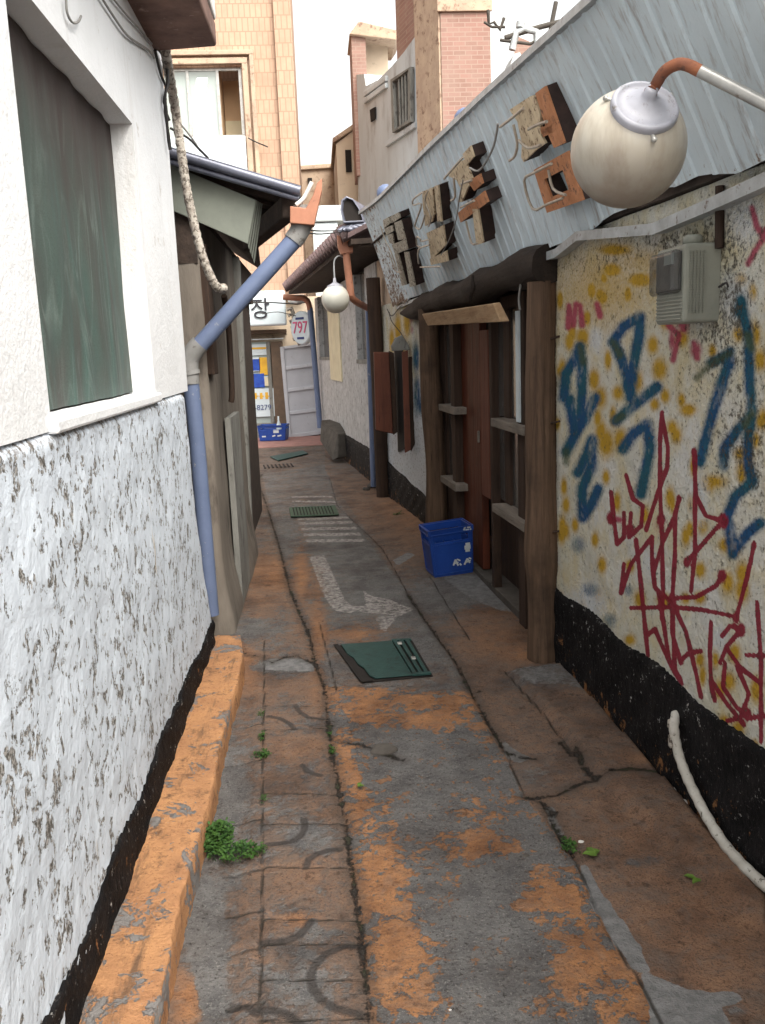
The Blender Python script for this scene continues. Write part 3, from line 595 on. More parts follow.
# gable board
q=[Yp(x,y,4.86) for x,y in ((160,160),(256,200),(248,244),(160,205))]
m=MB();m.prism(q,(0,.02,0));gb=m.build('gable_board',Mt['green_board'],H2,bevel=.003)
q=[Yp(256,200,4.85),Yp(263,204,4.95),Yp(255,265,4.95),Yp(248,246,4.85)]
m=MB()
for k in range(4):
    t0=k/4;t1=(k+.7)/4
    A=Vector(q[0]).lerp(Vector(q[1]),t0);B=Vector(q[0]).lerp(Vector(q[1]),t1);C_=Vector(q[3]).lerp(Vector(q[2]),t1);D_=Vector(q[3]).lerp(Vector(q[2]),t0)
    m.prism([A,B,C_,D_],(0,.012,0))
m.build('ribbed_edge_strip',Mt['green_board'],H2)
m=MB();z_=zB-.33
m.prism([(-.9,4.9,z_+.0),(-.62,4.9,z_),(-.62,9,z_),(-.9,9,z_)],(0,0,.3));m.build('eave_wall',Mt['soffit'],H2)
m=MB();m.hexa([(xB-.10,4.84,zB-.12),(xB-.02,4.84,zB-.12),(-.40,6.3,zB-.12),(-.48,6.3,zB-.12)],[(xB-.10,4.84,zB-.005),(xB-.02,4.84,zB-.005),(-.40,6.3,zB-.005),(-.48,6.3,zB-.005)]);m.build('eave_beam',Mt['soffit'],H2,bevel=.01)
# back pipe on the wall (dark strip)
wire('wall_pipe',[Wl(224,296,(-.54,0),(-.54,9)),Wl(228,320,(-.54,0),(-.54,9)),Wl(230,350,(-.54,0),(-.54,9)),Wl(232,392,(-.54,0),(-.54,9)),Wl(231,402,(-.55,0),(-.55,9))],.018,'dark_wood','thin dark rod fixed to the grey-brown wall behind the slanting drainpipe','pipe')
wire('gap_pipe',[(-.80,4.80,0.0),(-.80,4.80,1.2),(-.79,4.80,2.3)],.03,'pillar','old grey pipe in the dark gap between the white house and the brown house','pipe',sub=2,n=10)
m=MB();m.box((-1.6,4.70,0),(-.9,4.96,2.6));tag(m.build('gap_shade',Mt['void'],base=(-1.2,4.8,0)),'dark infill wall in the gap between the two left houses','wall')  # added near-black block stands in for the shade of the narrow gap
# drainpipe
D=thing('drainpipe','blue-grey plastic drainpipe slanting from the gutter end to the corner of the white house','drainpipe',Yp(210,592,4.78))
pt=Yp(305,222,4.80);pa=Yp(300,233,4.80);pe=Yp(193,354,4.78);pd=Yp(190,372,4.78);pb=(Yp(212,600,4.78)[0]-.012,4.80,.24)
m=MB();m.tube([Yp(296,238,4.80),Yp(199,346,4.78)],.045,20);m.build('slanting_pipe',Mt['blue_pipe'],D)
m=MB();m.tube([Yp(190,374,4.78),Yp(197,440,4.78),(pb[0],pb[1],.16)],.043,20);m.build('upright_pipe',Mt['blue_pipe'],D)
m=MB();m.tube(smoothp([Yp(303,206,4.8),Yp(303,222,4.80),Yp(299,232,4.80),Yp(293,241,4.8)],4),[.052]*13,20);m.build('top_elbow',Mt['grey_pvc'],D)
m=MB();P=smoothp([Yp(200,344,4.78),Yp(194,351,4.78),Yp(189,362,4.78),Yp(190,384,4.78)],4);m.tube(P,[.051]*len(P),20);m.tube([Yp(189,371,4.78),Yp(190,375,4.78)],.056,20);m.build('lower_elbow',Mt['grey_pvc'],D)
# gutter end
q=[Yp(x,y,4.72) for x,y in ((290,206),(306,208),(313,195),(317,183),(322,178),(322,190),(314,225),(290,223))]
m=MB();m.prism(q,(0,.10,0));gt=m.build('gutter_end',Mt['copper'],base=q[0],bevel=.004);tag(gt,'copper-coloured gutter end piece above the slanting blue drainpipe','gutter')
wire('gutter_scrap',[Yp(296,205,4.75),Yp(304,198,4.75),Yp(312,182,4.75)],.012,'white_slab','pale broken scrap sticking up in the copper gutter end','scrap',sub=2)
# ------------------------------------------------------------------ RIGHT: the pub
PB=thing('pub_building','long low pub with graffiti wall, timber entrance and pale blue sheet metal front','building',(1.8,5,0))
def plan_prism(pts,z0,z1,name,mat,**k):
    m=MB();m.prism([(x,y,z0) for x,y in pts],(0,0,z1-z0));return m.build(name,Mt[mat],PB,**k)
yy=[-1,1,2.25,4.13];plan_prism([(RW(y)+.02,y) for y in yy]+[(4,4.13),(4,-1)],0,2.55,'inner_wall','buff')
plan_prism([(RW(y)+.42,y) for y in (4.14,5.8,7.55)]+[(4,7.55),(4,4.14)],0,2.55,'shade_fill','void')  # solid block coloured near-black for the shade inside the entrance
yy=[7.56,8.6,9.8];plan_prism([(RW(y)+.02,y) for y in yy]+[(4,9.8),(4,7.56)],0,2.55,'inner_wall','buff')
plan_prism([(RW(y)-.14,y) for y in (-1,4,7,8.7)]+[(4.1,9.9),(4.1,-1)],2.56,2.60,'roof','soffit')
GRAF_BLUE=[[(564,398),(566,374),(576,358),(580,347)],[(580,349),(582,372),(582,395),(580,417)],[(570,403),(573,421),(576,433),(566,452)],[(595,398),(587,414),(577,431)],
 [(578,473),(587,454),(592,440),(591,468),(582,489),(583,517),(592,503),(598,489)],[(613,342),(623,327),(640,317),(639,337),(633,367),(631,398)],[(614,342),(623,363),(627,379),(631,398)],
 [(616,421),(632,407),(657,387)],[(623,449),(634,433),(648,424),(650,449),(644,478),(641,494)],[(741,300),(743,313),(748,335),(749,363),(750,395)],[(730,352),(727,369),(720,386)],
 [(712,363),(729,354)],[(723,382),(715,405),(706,437),(700,462)],[(750,386),(752,413),(737,431),(725,448),(723,466)],[(752,413),(748,439),(748,462),(752,482),(735,497),(727,517),(731,536),(733,554)],[(733,552),(747,534),(760,523)]]
GRAF_FAT=[(570,403),(575,430),(631,395),(628,385),(750,420),(752,480),(733,545),(740,310),(729,362)]
GRAF_GREEN=[[(697,378),(712,363),(729,354)],[(580,347),(583,362)],[(613,342),(620,355)],[(616,421),(622,416)],[(566,452),(566,462)],[(748,335),(752,350)],[(752,413),(745,425)]]
GRAF_RED=[[(662,414),(660,441),(660,489),(662,537),(663,591),(662,619)],[(662,417),(668,448),(667,468),(658,492),(646,530)],[(694,451),(696,496),(706,516),(723,521),(706,540),(687,562)],
 [(695,455),(695,503),(695,554),(691,591)],[(626,475),(633,499),(643,506),(641,526),(629,537),(631,513)],[(611,492),(614,520),(617,544),(624,537),(624,513)],
 [(624,564),(621,593),(631,564),(652,537),(652,564),(655,588),(672,602),(675,673)],[(679,499),(675,516),(662,544),(653,574)],[(675,513),(675,554),(672,605)],[(722,576),(716,586),(696,597),(675,598)],
 [(631,608),(672,607),(703,610),(737,617)],[(754,545),(747,578),(737,615)],[(636,540),(641,585),(645,626),(648,656)],[(648,656),(646,636),(655,629),(662,646),(675,673),(682,684)],
 [(672,602),(686,632),(696,673),(701,697)],[(658,591),(663,619),(669,660),(681,680)],[(673,605),(672,632),(681,663)],[(681,660),(689,653),(701,651)],[(711,622),(710,653),(711,684),(715,701)],
 [(722,636),(730,626),(742,629),(727,646),(720,663)],[(727,649),(740,667),(761,684)],[(725,663),(723,687),(737,708),(747,714)],[(737,667),(749,694),(740,718),(727,721)],[(711,680),(727,704),(744,725)],
 [(746,655),(767,656)],[(757,602),(761,660),(761,742)],[(747,718),(770,716)]]
GRAF_PINK=[[(568,327),(569,306),(573,325),(576,304),(580,306),(582,325)],[(597,304),(600,316)],[(752,208),(757,227),(762,234),(770,226)],[(765,236),(755,251),(748,264)],[(666,300),(669,326),(679,335),(673,360)],[(694,343),(697,358)],[(679,318),(684,330)],[(612,518),(620,520)]]
def plaster(name,y0,y1,z0,z1,dy,dz,extra,off=0.,z_top=None):
    ys=np.arange(y0,y1+dy/2,dy);zs=np.arange(z0,z1+dz/2,dz);Y,Z=np.meshgrid(ys,zs)
    X=np.interp(Y,RY,RX)-off+.006*vnoise(Y*3,Z*3,21)+.003*vnoise(Y*11,Z*11,22)+rng.uniform(-.0012,.0012,Y.shape)
    PX,PY=projn(np.stack([X,Y,Z],-1).reshape(-1,3));PX=PX.reshape(Y.shape);PY=PY.reshape(Y.shape)
    def spray(L,r,soft):
        o=np.zeros(Y.shape)
        for l in L:
            d=segd(PX,PY,l);rr=r*(1+.25*np.sin(PY*.13+PX*.07));o=np.maximum(o,np.clip(1-(d-rr)/soft,0,1)**1.3)
        return o
    at=extra(PX,PY,Y,Z,spray)
    k=None
    return gridmesh(name,X,Y,Z,Mt['graffiti'],PB,attrs=at)
def dots(PX,PY,L,soft=5):
    o=np.zeros(PX.shape)
    for x,y,rx,ry in L: o=np.maximum(o,np.exp(-(((PX-x)/rx)**2+((PY-y)/ry)**2)**1.3))
    return o
def ex_near(PX,PY,Y,Z,spray):
    R=random.Random(5);L=[(572,333,5,11),(587,318,5,10),(594,380,6,12),(608,360,4,11),(606,443,9,16),(618,393,6,8),(564,487,3.5,10),(606,477,4,8),(670,498,5,12),(653,345,6,10),(557,424,3.5,7),(665,396,5,8),(573,431,4,7),(560,371,4,6),(566,505,4,9),(595,540,4,8),(575,525,4,8),(602,565,5,9),(682,338,7,9),(617,502,4,11),(712,482,14,7),(676,435,6,9),(688,410,9,7),(725,545,7,8),(600,255+40,6,9),(664,600,8,8),(690,530,5,10),(640,600,6,10),(745,470,9,12),(760,360,7,12),(700,570,6,9),(560,300,4,12),(640,280,16,9),(612,270,12,9),(630,640,6,6),(742,590,8,14),(720,690,6,10),(756,690,6,14),(700,660,5,9),(615,250,20,7),(755,440,5,10)]
    for _ in range(150): L.append((R.uniform(556,1050),R.uniform(262,760),R.uniform(3.5,8),R.uniform(6,13)))
    yel=dots(PX,PY,L)*.9
    yel=np.maximum(yel,.55*np.exp(-((PX-600)/60)**2-((PY-290)/45)**2)); yel=np.maximum(yel,.5*np.exp(-((PX-640)/40)**2-((PY-262)/16)**2))
    pale=dots(PX,PY,[(700,500,14,40),(590,600,25,30),(735,300,25,40),(745,220,30,40),(650,560,12,30),(596,340,10,20),(720,640,12,22)])*.6
    blue=spray(GRAF_BLUE,.6,9.5)
    for x,y in GRAF_FAT: blue=np.maximum(blue,np.exp(-((PX-x)/6.5)**2-((PY-y)/10)**2)*1.0)
    blue=np.maximum(blue,.45*dots(PX,PY,[(578,545,8,10),(590,590,10,8),(610,620,8,8),(628,590,6,6)]))
    red=spray(GRAF_RED,.9,2.8)
    for x,y,r in ((723,521,6),(687,562,4),(722,576,5),(679,499,3),(630,530,5),(611,518,5),(736,618,4),(754,545,3),(747,714,5),(672,600,5),(661,520,5),(694,452,3.2),(662,414,2.6),(741,630,5)): red=np.maximum(red,np.exp(-((PX-x)/r)**2-((PY-y)/(r*1.5))**2))
    pink=spray(GRAF_PINK,1.2,5.);pink=np.maximum(pink,dots(PX,PY,[(696,350,7,10),(672,340,4,14),(683,325,7,10)])*.9)
    pink=np.maximum(pink,.45*np.exp(-((PX-660)/9)**2-((PY-525)/16)**2))
    grn=spray(GRAF_GREEN,1.5,9.)*.85
    rough=np.exp(-((PX-722)/26)**2-((PY-300)/60)**2)+.7*np.exp(-((PX-745)/30)**2-((PY-450)/50)**2)+np.exp(-((PX-690)/60)**2-((PY-242)/14)**2)*.8+.4*np.exp(-((PX-600)/60)**2-((PY-262)/10)**2)
    return dict(yellow=yel,pale=pale,blue=blue,red=red,pink=pink,green=grn,rough=rough)
plaster('graffiti_wall',.9,4.16,.02,2.06,.0085,.0085,ex_near)
def ex_far(PX,PY,Y,Z,spray):
    up=np.clip((Z-1.15)/.35,0,1)
    yel=dots(PX,PY,[(398,330,4,20),(407,322,4,18),(392,340,3,14),(403,345,3,12),(423,365,4,12),(424,378,3,8)])*.85
    blue=dots(PX,PY,[(416,358,4,18),(417,395,4,22),(421,405,4,12)])*.7
    pink=dots(PX,PY,[(411,318,2.5,7),(412,330,2,5)])*.6
    grn=dots(PX,PY,[(416,385,4,16),(409,420,4,10)])*.5
    z=np.zeros(Y.shape);return dict(yellow=yel,pale=z+.9*(1-up),blue=blue,red=z,pink=pink,green=grn,rough=z+.3)
plaster('rear_wall',7.56,9.75,.02,2.06,.015,.015,ex_far)
band('base_band',np.linspace(.6,4.17,260),lambda y:RW(y)-.016,lambda y:.40,PB)
band('base_band',np.linspace(7.5,9.76,80),lambda y:RW(y)-.016,lambda y:.30+.05*(y-7.5),PB,.003,14,.004)
# sheet metal front
TY=[-1,2.41,3.14,4.18,5.57,7.91,8.92];TZ=[2.36,2.61,2.66,2.73,2.79,2.86,2.91]
def panel():
    us=[];off=[];y=-1.
    while y<8.62:
        for t,o in ((0,0),(.09,0),(.097,.009),(.112,.009),(.119,0)): us.append(y+t);off.append(o)
        y+=.125
    us=np.array(us);off=np.array(off)*.7;vs=np.linspace(0,1,14)
    X=np.zeros((len(vs),len(us)));Y=X.copy();Z=X.copy();R=X.copy()
    for j,(u,o) in enumerate(zip(us,off)):
        zb=2.04+.055*math.exp(-((u-3.0)/.5)**2)-.0*u+.008*math.sin(u*17)*(u<3.6)+(.012*math.sin(u*40) if u>7.9 else 0)
        if u>7.9: zb+=-.02
        zt=float(np.interp(u,TY,TZ))
        for i,v in enumerate(vs):
            bulge=.018*math.sin(v*3.1)*math.sin(u*1.3)
            X[i,j]=RW(u)-.035-.265*v-bulge-o;Y[i,j]=u;Z[i,j]=zb+(zt-zb)*v-o*.4
            R[i,j]=.75*max(0,min(1,(u-7.75)/.3))*(.6+.4*(1-v))+.35*math.exp(-(v/.07)**2)+.15*math.exp(-((1-v)/.05)**2)
    p=gridmesh('sheet_metal_front',X,Y,Z,Mt['sheet'],PB,attrs=dict(rust=R),smooth=False)
    md=p.modifiers.new('Solidify','SOLIDIFY');md.thickness=.004;md.offset=-1
    return p
pn=panel()
m=MB();pp=[(RW(y)-.035-.272,y,float(np.interp(y,TY,TZ))+.006) for y in np.linspace(-1,8.72,40)]
for k,(a,b) in enumerate(zip(pp[:-1],pp[1:])):
    m.hexa([(a[0]-.018,a[1],a[2]-.018),(b[0]-.018,b[1],b[2]-.018),(b[0]+.11,b[1],b[2]-.012),(a[0]+.11,a[1],a[2]-.012)],[(a[0]-.016,a[1],a[2]+.012),(b[0]-.016,b[1],b[2]+.012),(b[0]+.11,b[1],b[2]+.018),(a[0]+.11,a[1],a[2]+.018)])
m.build('top_flashing',Mt['flashing'],PB)
# back cladding of the parapet so it is solid from behind
plan_prism([(RW(-1)-.2,-1),(RW(4)-.2,4),(RW(8.7)-.22,8.7),(RW(8.7)+.1,8.7),(RW(4)+.1,4),(RW(-1)+.1,-1)],2.60,2.61,'parapet_board','soffit')
m=MB()
fl=[(395,308),(413,300),(450,289),(480,278),(520,265),(555,253),(576,236),(652,229),(708,205),(765,179),(860,130)]
fp=[]
for x,y in fl:
    if x<556:q=Wl(x,y,(RW(4.16)-.055,4.16),(RW(7.57)-.055,7.57))
    else:q=Wl(x,y,(RW(2.25)-.055,2.25),(RW(4.16)-.055,4.16))
    fp.append(q)
fp2=[p for p in fp if p[1]<4.6]
for a,b in zip(fp2[:-1],fp2[1:]):
    w=.038
    m.hexa([(a[0],a[1],a[2]-w/2),(b[0],b[1],b[2]-w/2),(b[0]+.05,b[1],b[2]-w/2+.004),(a[0]+.05,a[1],a[2]-w/2+.004)],[(a[0],a[1],a[2]+w/2),(b[0],b[1],b[2]+w/2),(b[0]+.05,b[1],b[2]+w/2),(a[0]+.05,a[1],a[2]+w/2)])
m.build('lower_flashing',Mt['flashing'],PB)
m=MB()
for a,b in zip([p for p in fp if p[1]>4.1][:-1],[p for p in fp if p[1]>4.1][1:]):
    m.hexa([(a[0]+.01,a[1],a[2]-.012),(b[0]+.01,b[1],b[2]-.012),(b[0]+.03,b[1],b[2]-.012),(a[0]+.03,a[1],a[2]-.012)],[(a[0]+.01,a[1],a[2]+.012),(b[0]+.01,b[1],b[2]+.012),(b[0]+.03,b[1],b[2]+.012),(a[0]+.03,a[1],a[2]+.012)])
m.build('lower_trim',Mt['flashing'],PB)
plan_prism([(RW(y)-.02,y) for y in (.9,4.16)]+[(RW(4.16)+.2,4.16),(RW(.9)+.2,.9)],2.065,2.12,'wall_plate','soffit')
plan_prism([(RW(y)-.02,y) for y in (4.165,7.9)]+[(RW(7.9)+.43,7.9),(RW(4.165)+.43,4.165)],1.98,2.12,'head_board','void')  # board coloured near-black so it sinks into painted shade above the entrance
# timbers
def Yat(px,z,off=0.):
    lo,hi=2.,16.
    for _ in range(50):
        mid=(lo+hi)/2
        if proj1((RW(mid)+off,mid,z))[0]>px: lo=mid
        else: hi=mid
    return mid
def proj1(p):
    a,b=projn(np.array([p]));return float(a[0]),float(b[0])
def zat(px,py,off):
    best=None
    y=Yat(px,1.,off)
    for _ in range(6):
        d=ray(px,py)
        t=y/d[1];z=H+d[2]*t;y=Yat(px,z,off)
    return y,z
m=MB();zz=[0,.2,.42,.5,.56,.62,.8,1.1,1.4,1.7,2.0];rr=[.080,.079,.082,.090,.098,.092,.080,.077,.075,.073,.072]
yP=Yat(541,1.,-.06)
m.tube([(RW(yP)-.055+.006*math.sin(z*4),yP,z) for z in np.linspace(0,1.89,40)],[float(np.interp(z,zz,rr))*(1+.012*math.sin(z*19)) for z in np.linspace(0,1.89,40)],44,wob=.008,ridge=.05)
post=m.build('entrance_post',Mt['post_wood'],PB)
for zc in (1.62,1.22,.68):
    m=MB();m.tube([(RW(yP)-.03,yP-.075,zc),(RW(yP)+.0,yP-.10,zc+.01),(RW(yP)+.06,yP-.11,zc+.02)],.006,6)
    n_=m.build('nail',Mt['dark_wood'],PB);n_.parent=post
yL=Yat(433,1.,-.04)
m=MB();m.tube([(RW(yL)-.04+.012*math.sin(z*3),yL,z) for z in np.linspace(0,1.9,30)],[.085+.006*math.sin(z*7) for z in np.linspace(0,1.9,30)],36,wob=.012,ridge=.05);m.build('entrance_post',Mt['post_wood'],PB)
m=MB();P=[(RW(y)-.05+.015*math.sin(y*2),y,1.945+.012*math.sin(y*3.1)-.01*(y-6)) for y in np.linspace(4.14,8.15,40)]
m.tube(P,[.092+.012*math.sin(i*.7) if i<34 else .085*(40-i)/7 for i in range(40)],16,wob=.07);m.build('log_beam',Mt['log'],PB)
ya,za=zat(430,318,-.13);yb,zb_=zat(504,310,-.13)
m=MB();M=Matrix.Identity(4)
m.hexa([(RW(ya)-.15,ya,za-.055),(RW(yb)-.15,yb,zb_-.06),(RW(yb)-.10,yb,zb_-.058),(RW(ya)-.10,ya,za-.053)],[(RW(ya)-.19,ya,za+.03),(RW(yb)-.19,yb,zb_+.035),(RW(yb)-.15,yb,zb_+.04),(RW(ya)-.15,ya,za+.035)])
m.build('lintel_plank',Mt['pale_plank'],PB,bevel=.005)
def vbox(parent,name,mat,pxa,pxb,z0,z1,off,th,bev=.004,rowz=1.):
    pxa-=5;pxb-=6 if pxb<505 else 3;y0=Yat(pxb,rowz,off);y1=Yat(pxa,rowz,off)
    m=MB();m.hexa([(RW(y0)+off,y0,z0),(RW(y1)+off,y1,z0),(RW(y1)+off+th,y1,z0),(RW(y0)+off+th,y0,z0)],[(RW(y0)+off,y0,z1),(RW(y1)+off,y1,z1),(RW(y1)+off+th,y1,z1),(RW(y0)+off+th,y0,z1)])
    o=m.build(name,Mt[mat],PB,bevel=bev)
    if parent: o.parent=parent
    return o
def leaf(pa,pb,zr1,zr2,ztop,seed):
    # framed window leaf between px pa and pb
    fr=vbox(None,'window','dark_wood',pa,pa+3.5,.03,ztop,.02,.05)
    vbox(fr,'stile','dark_wood',pb-4.5,pb,.0,ztop,.0,.06)
    w=pb-pa
    vbox(fr,'mullion','dark_wood',pa+w*.45,pa+w*.56,zr2,ztop,.05,.03)
    for z,t in ((zr1,.05),(zr2,.05)): vbox(fr,'rail','grey_wood',pa+1,pb-1,z-t,z,-.035,.11)
    vbox(fr,'head_rail','dark_wood',pa+1,pb-1,ztop-.07,ztop-.003,.01,.05)
    vbox(fr,'pane','pane',pa+1,pb-1,zr1,ztop-.07,.065,.008,0)
    vbox(fr,'pane','pane',pa+1,pb-1,zr2,zr1-.05,.067,.008,0)
    vbox(fr,'lower_panel','dark_wood',pa+1,pb-1,.03,zr2-.05,.16,.03,0)
    return fr
_,z1=zat(450,407,-.035);_,z2=zat(452,483,-.035);_,z3=zat(513,424,-.035);_,z4=zat(515,518,-.035)
leaf(443,461,z1,z2,1.86,1);leaf(495,527,z3,z4,1.88,2)
dr=vbox(None,'door','red_wood',461,487,.06,1.84,.06,.05);dr['label']='red-brown varnished door board standing ajar'
vbox(dr,'handle','grey_wood',482,484,.95,1.03,.045,.014,.003)
vbox(None,'loose_board','box_wood',486,495,.62,1.7,.02,.03)
vbox(None,'threshold','stone',459,527,-.02,.05,.02,.38)
# pale strip beside the near post
vbox(None,'pale_strip','white_tin',521.5,522.6,z3+.01,1.78,-.01,.02,0)
wire('hanging_cable',[Wl(523,272,(1.02,4),(1.0,7)),Wl(520,290,(1.02,4),(1.0,7)),Wl(519,300,(1.02,4),(1.0,7)),Wl(520,310,(1.02,4),(1.0,7))],.006,'grey_wire','short grey cable hanging beside the top of the near entrance post','cable')
wire('hanging_cable',[Wl(472,276,(.86,4),(.80,8)),Wl(473,290,(.86,4),(.80,8)),Wl(469,302,(.86,4),(.80,8))],.010,'log','dark rag-like strip hanging over the log beam above the pale plank','cable',wob=.4)
# ------------------------------------------------------------------ sign letters
A0=Vector((RW(4.18)-.035,4.18,2.04));B0=Vector((RW(7.9)-.035,7.9,2.04));C0=Vector((RW(5.57)-.30,5.57,2.79))
NR=(B0-A0).cross(C0-A0).normalized()
if NR.x>0: NR=-NR
TH=.085
def poly(mf,pts,d=TH,lift=0.):
    q=[Vector(Pl(x,y,A0+NR*(d+lift),NR)) for x,y in pts]
    mf.prism(q,-NR*.012);return q
def letter(label,face,strokes,tubes,rings=(),rustset=()):
    q=Pl(*strokes[0][0],A0,NR);t=thing('sign_letter',label,'sign letter',q,'letter boxes on the sheet metal front')
    m=MB();s=MB();m2=MB()
    for i,st in enumerate(strokes):
        (m2 if i in rustset else m).prism([Vector(Pl(x,y,A0+NR*TH,NR)) for x,y in st],-NR*.010)
        s.prism([Vector(Pl(x,y,A0+NR*TH,NR))-NR*.0102 for x,y in st],-NR*(TH-.012))
    for o_,i_ in rings:
        mm=m2
        mm.ring([Vector(Pl(x,y,A0+NR*TH,NR)) for x,y in o_],[Vector(Pl(x,y,A0+NR*TH,NR)) for x,y in i_],-NR*.010)
        s.ring([Vector(Pl(x,y,A0+NR*TH,NR))-NR*.0102 for x,y in o_],[Vector(Pl(x,y,A0+NR*TH,NR))-NR*.0102 for x,y in i_],-NR*(TH-.012))
    m.build('letter_face',Mt[face],t)
    if m2.v: m2.build('letter_face',Mt['letter_rust'],t)['label']='rusty orange face'
    s.build('letter_side',Mt['letter_side'],t)
    for k in tubes:
        mm=MB();mm.tube(smoothp([Pl(x,y,A0+NR*(TH+.03),NR) for x,y in k],3),.006,6);mm.build('neon_tube',Mt['neon'],t)
c=lambda sx,sy,k,L:[[(sx+k*a,sy+k*b) for a,b in l] for l in L]
# letter 4 (nearest)
k=.15625
S=c(500,70,k,[[(60,255),(190,170),(215,165),(255,290),(262,420),(290,470),(225,515),(150,590),(135,560),(140,470),(110,330)],[(225,150),(285,105),(410,470),(345,500),(300,400),(265,410),(255,370),(290,360),(262,270)],[(265,380),(330,350),(340,400),(275,430)]])
R_=[(c(500,70,k,[[(215,640),(430,520),(530,835),(300,915)]])[0],c(500,70,k,[[(283,700),(400,640),(440,765),(325,815)]])[0])]
letter('largest letter box of the pub sign, with a rusty orange square','letter',S,c(500,70,k,[[(0,365),(60,320),(150,245)],[(85,350),(110,470),(95,550),(60,580)],[(180,380),(240,350),(300,330)],[(120,450),(180,500),(260,480)],[(330,600),(215,660),(155,710),(210,890),(300,860),(400,820)],[(310,640),(340,760),(420,800)]]),R_,(1,2))
k=.1367
S=c(440,120,k,[[(165,250),(220,190),(245,270),(195,330)],[(60,410),(130,310),(180,290),(240,440),(200,500),(160,600),(130,600),(150,500),(120,440)],[(200,450),(290,395),(310,465),(250,520)],[(130,680),(320,520),(350,600),(150,750)],[(235,650),(275,650),(315,900),(265,915)]])
letter('letter box with a rusty T shape, between the buff one and the largest','letter',S,c(440,120,k,[[(30,430),(90,360),(170,270)],[(100,420),(110,560),(80,590)],[(150,470),(230,440)],[(150,640),(250,590)],[(190,740),(230,900),(270,900)]]),(),(2,3))
k=.1171
S=c(370,170,k,[[(445,185),(495,165),(545,380),(530,440),(470,480),(450,300)],[(505,160),(535,150),(550,380),(530,400)],[(548,140),(580,130),(612,440),(575,440)],[(480,540),(625,470),(645,640),(520,770),(500,600)],[(510,760),(650,690),(665,780),(520,812)]])
letter('tall buff letter box, second from the far end of the sign','letter',S,c(370,170,k,[[(450,190),(370,250),(370,300),(440,290),(400,420),(385,480),(430,500),(470,380)],[(500,170),(470,260),(520,400),(500,480)],[(430,660),(400,640),(400,570),(430,590),(440,610),(510,590)],[(415,800),(415,680),(510,640)],[(430,830),(600,825)]]),())
S=c(370,170,k,[[(110,430),(160,400),(175,450),(120,500)],[(170,400),(245,360),(255,410),(185,455)],[(120,500),(190,470),(200,520),(140,560)],[(205,450),(260,430),(300,590),(240,600)],[(150,560),(190,540),(205,640),(165,620)],[(185,640),(300,590),(320,680),(215,720)],[(210,720),(240,715),(310,980),(270,990)],[(290,700),(325,700),(385,990),(340,1000)]])
letter('broken bleached letter box at the far end of the pub sign','letter_grey',S,c(370,170,k,[[(90,480),(130,600),(180,700),(230,850)],[(160,700),(220,860),(280,870)],[(240,760),(300,980)]]),())
wire('sign_wire',[Pl(x,y,A0+NR*(TH+.06),NR) for x,y in ((498,124),(494,145),(486,162),(478,171),(470,168))],.005,'grey_wire','pale wire looping between the two nearest letter boxes','wire')
wire('sign_wire',[Pl(x,y,A0+NR*(TH+.05),NR) for x,y in ((463,180),(459,200),(456,220),(449,240),(441,255))],.0035,'grey_wire','thin wire trailing from the T-shaped letter to the buff letter','wire')
# ------------------------------------------------------------------ big globe lamp
gc=Vector(Yp(628,149,2.25));r=58.5/F*2.25*.93
cam=(Vector((0,0,H))-gc).normalized();ax=(Vector(RT)*.24+Vector(UP)*.60+cam*.76).normalized()
LP=thing('globe_lamp','large round opal globe lamp on a rusty bent arm, close to the camera','lamp',tuple(gc))
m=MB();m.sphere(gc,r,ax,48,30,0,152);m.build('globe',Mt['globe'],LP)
rc=r*.545
m=MB();zc=r*.78
m.lathe([(rc*.98,zc-.012),(rc*1.05,zc-.010),(rc*1.06,zc+.018),(rc*1.0,zc+.024),(rc*.90,zc+.024),(rc*.87,zc+.017),(rc*.55,zc+.030),(rc*.28,zc+.042),(rc*.20,zc+.05),(rc*.19,zc+.066),(.001,zc+.066)],gc,ax,40);m.build('collar',Mt['lampmetal'],LP)
q=Vector((0,0,1)).rotation_difference(ax).to_matrix();
for k_ in range(3):
    m=MB();an=k_*2.1+.6;d=q@Vector((math.cos(an),math.sin(an),0));pc=gc+ax*(zc+.004)+d*rc*1.06;m.tube([pc,pc+d*.012],.005,8);m.sphere(pc+d*.013,.007,d,8,6)
    sc=m.build('screw',Mt['chrome'],LP)
tip=gc+ax*(zc+.055);m=MB()
P=smoothp([tip,Vector(Yp(655,86,2.12)),Vector(Yp(665,71,2.08)),Vector(Yp(682,64,2.05)),Vector(Yp(704,73,2.02))],5);m.tube(P,[.0165]+[.0135]*(len(P)-1),14,wob=.03);arm=m.build('arm_bend',Mt['rust_arm'],LP)
m=MB();m.tube([Yp(700,71,2.02),Yp(765,104,1.95),(RW(1.86)-.20,1.86,Yp(765,104,1.95)[2]-.09)],.0135,14);m.build('arm',Mt['chrome'],LP)
# ------------------------------------------------------------------ gas meter on graffiti wall
MX=thing('meter_box','grey-green plastic meter box with smoked window on the graffiti wall below the flashing','meter box',(1.2,2.7,1.63))
def MP(px,py,x=1.115): return Wl(px,py,(x,0),(x+.0,5))
xf=1.115
y0=MP(684,280)[1];y1=MP(656,280)[1];z0=MP(684,323)[2]+.0;z1=MP(684,243)[2]
m=MB();m.box((xf,y0,z0),(RW(y0)+.01,y1,z1));m.build('case',Mt['meter'],MX,bevel=.012,seg=3)
m=MB();m.lathe([(.001,0),(.03,0),(.03,.02),(.024,.028),(.001,.028)],(xf+.05,y0+.06,z1),(0,0,1),16);m.build('cap',Mt['meter'],MX)
m=MB()
for i in range(5):
    for j in range(24): m.box((xf+.016+i*.0105,y0-.0055,z0+.03+j*(z1-z0-.05)/24),(xf+.0222+i*.0105,y0+.002,z0+.0345+j*(z1-z0-.05)/24))
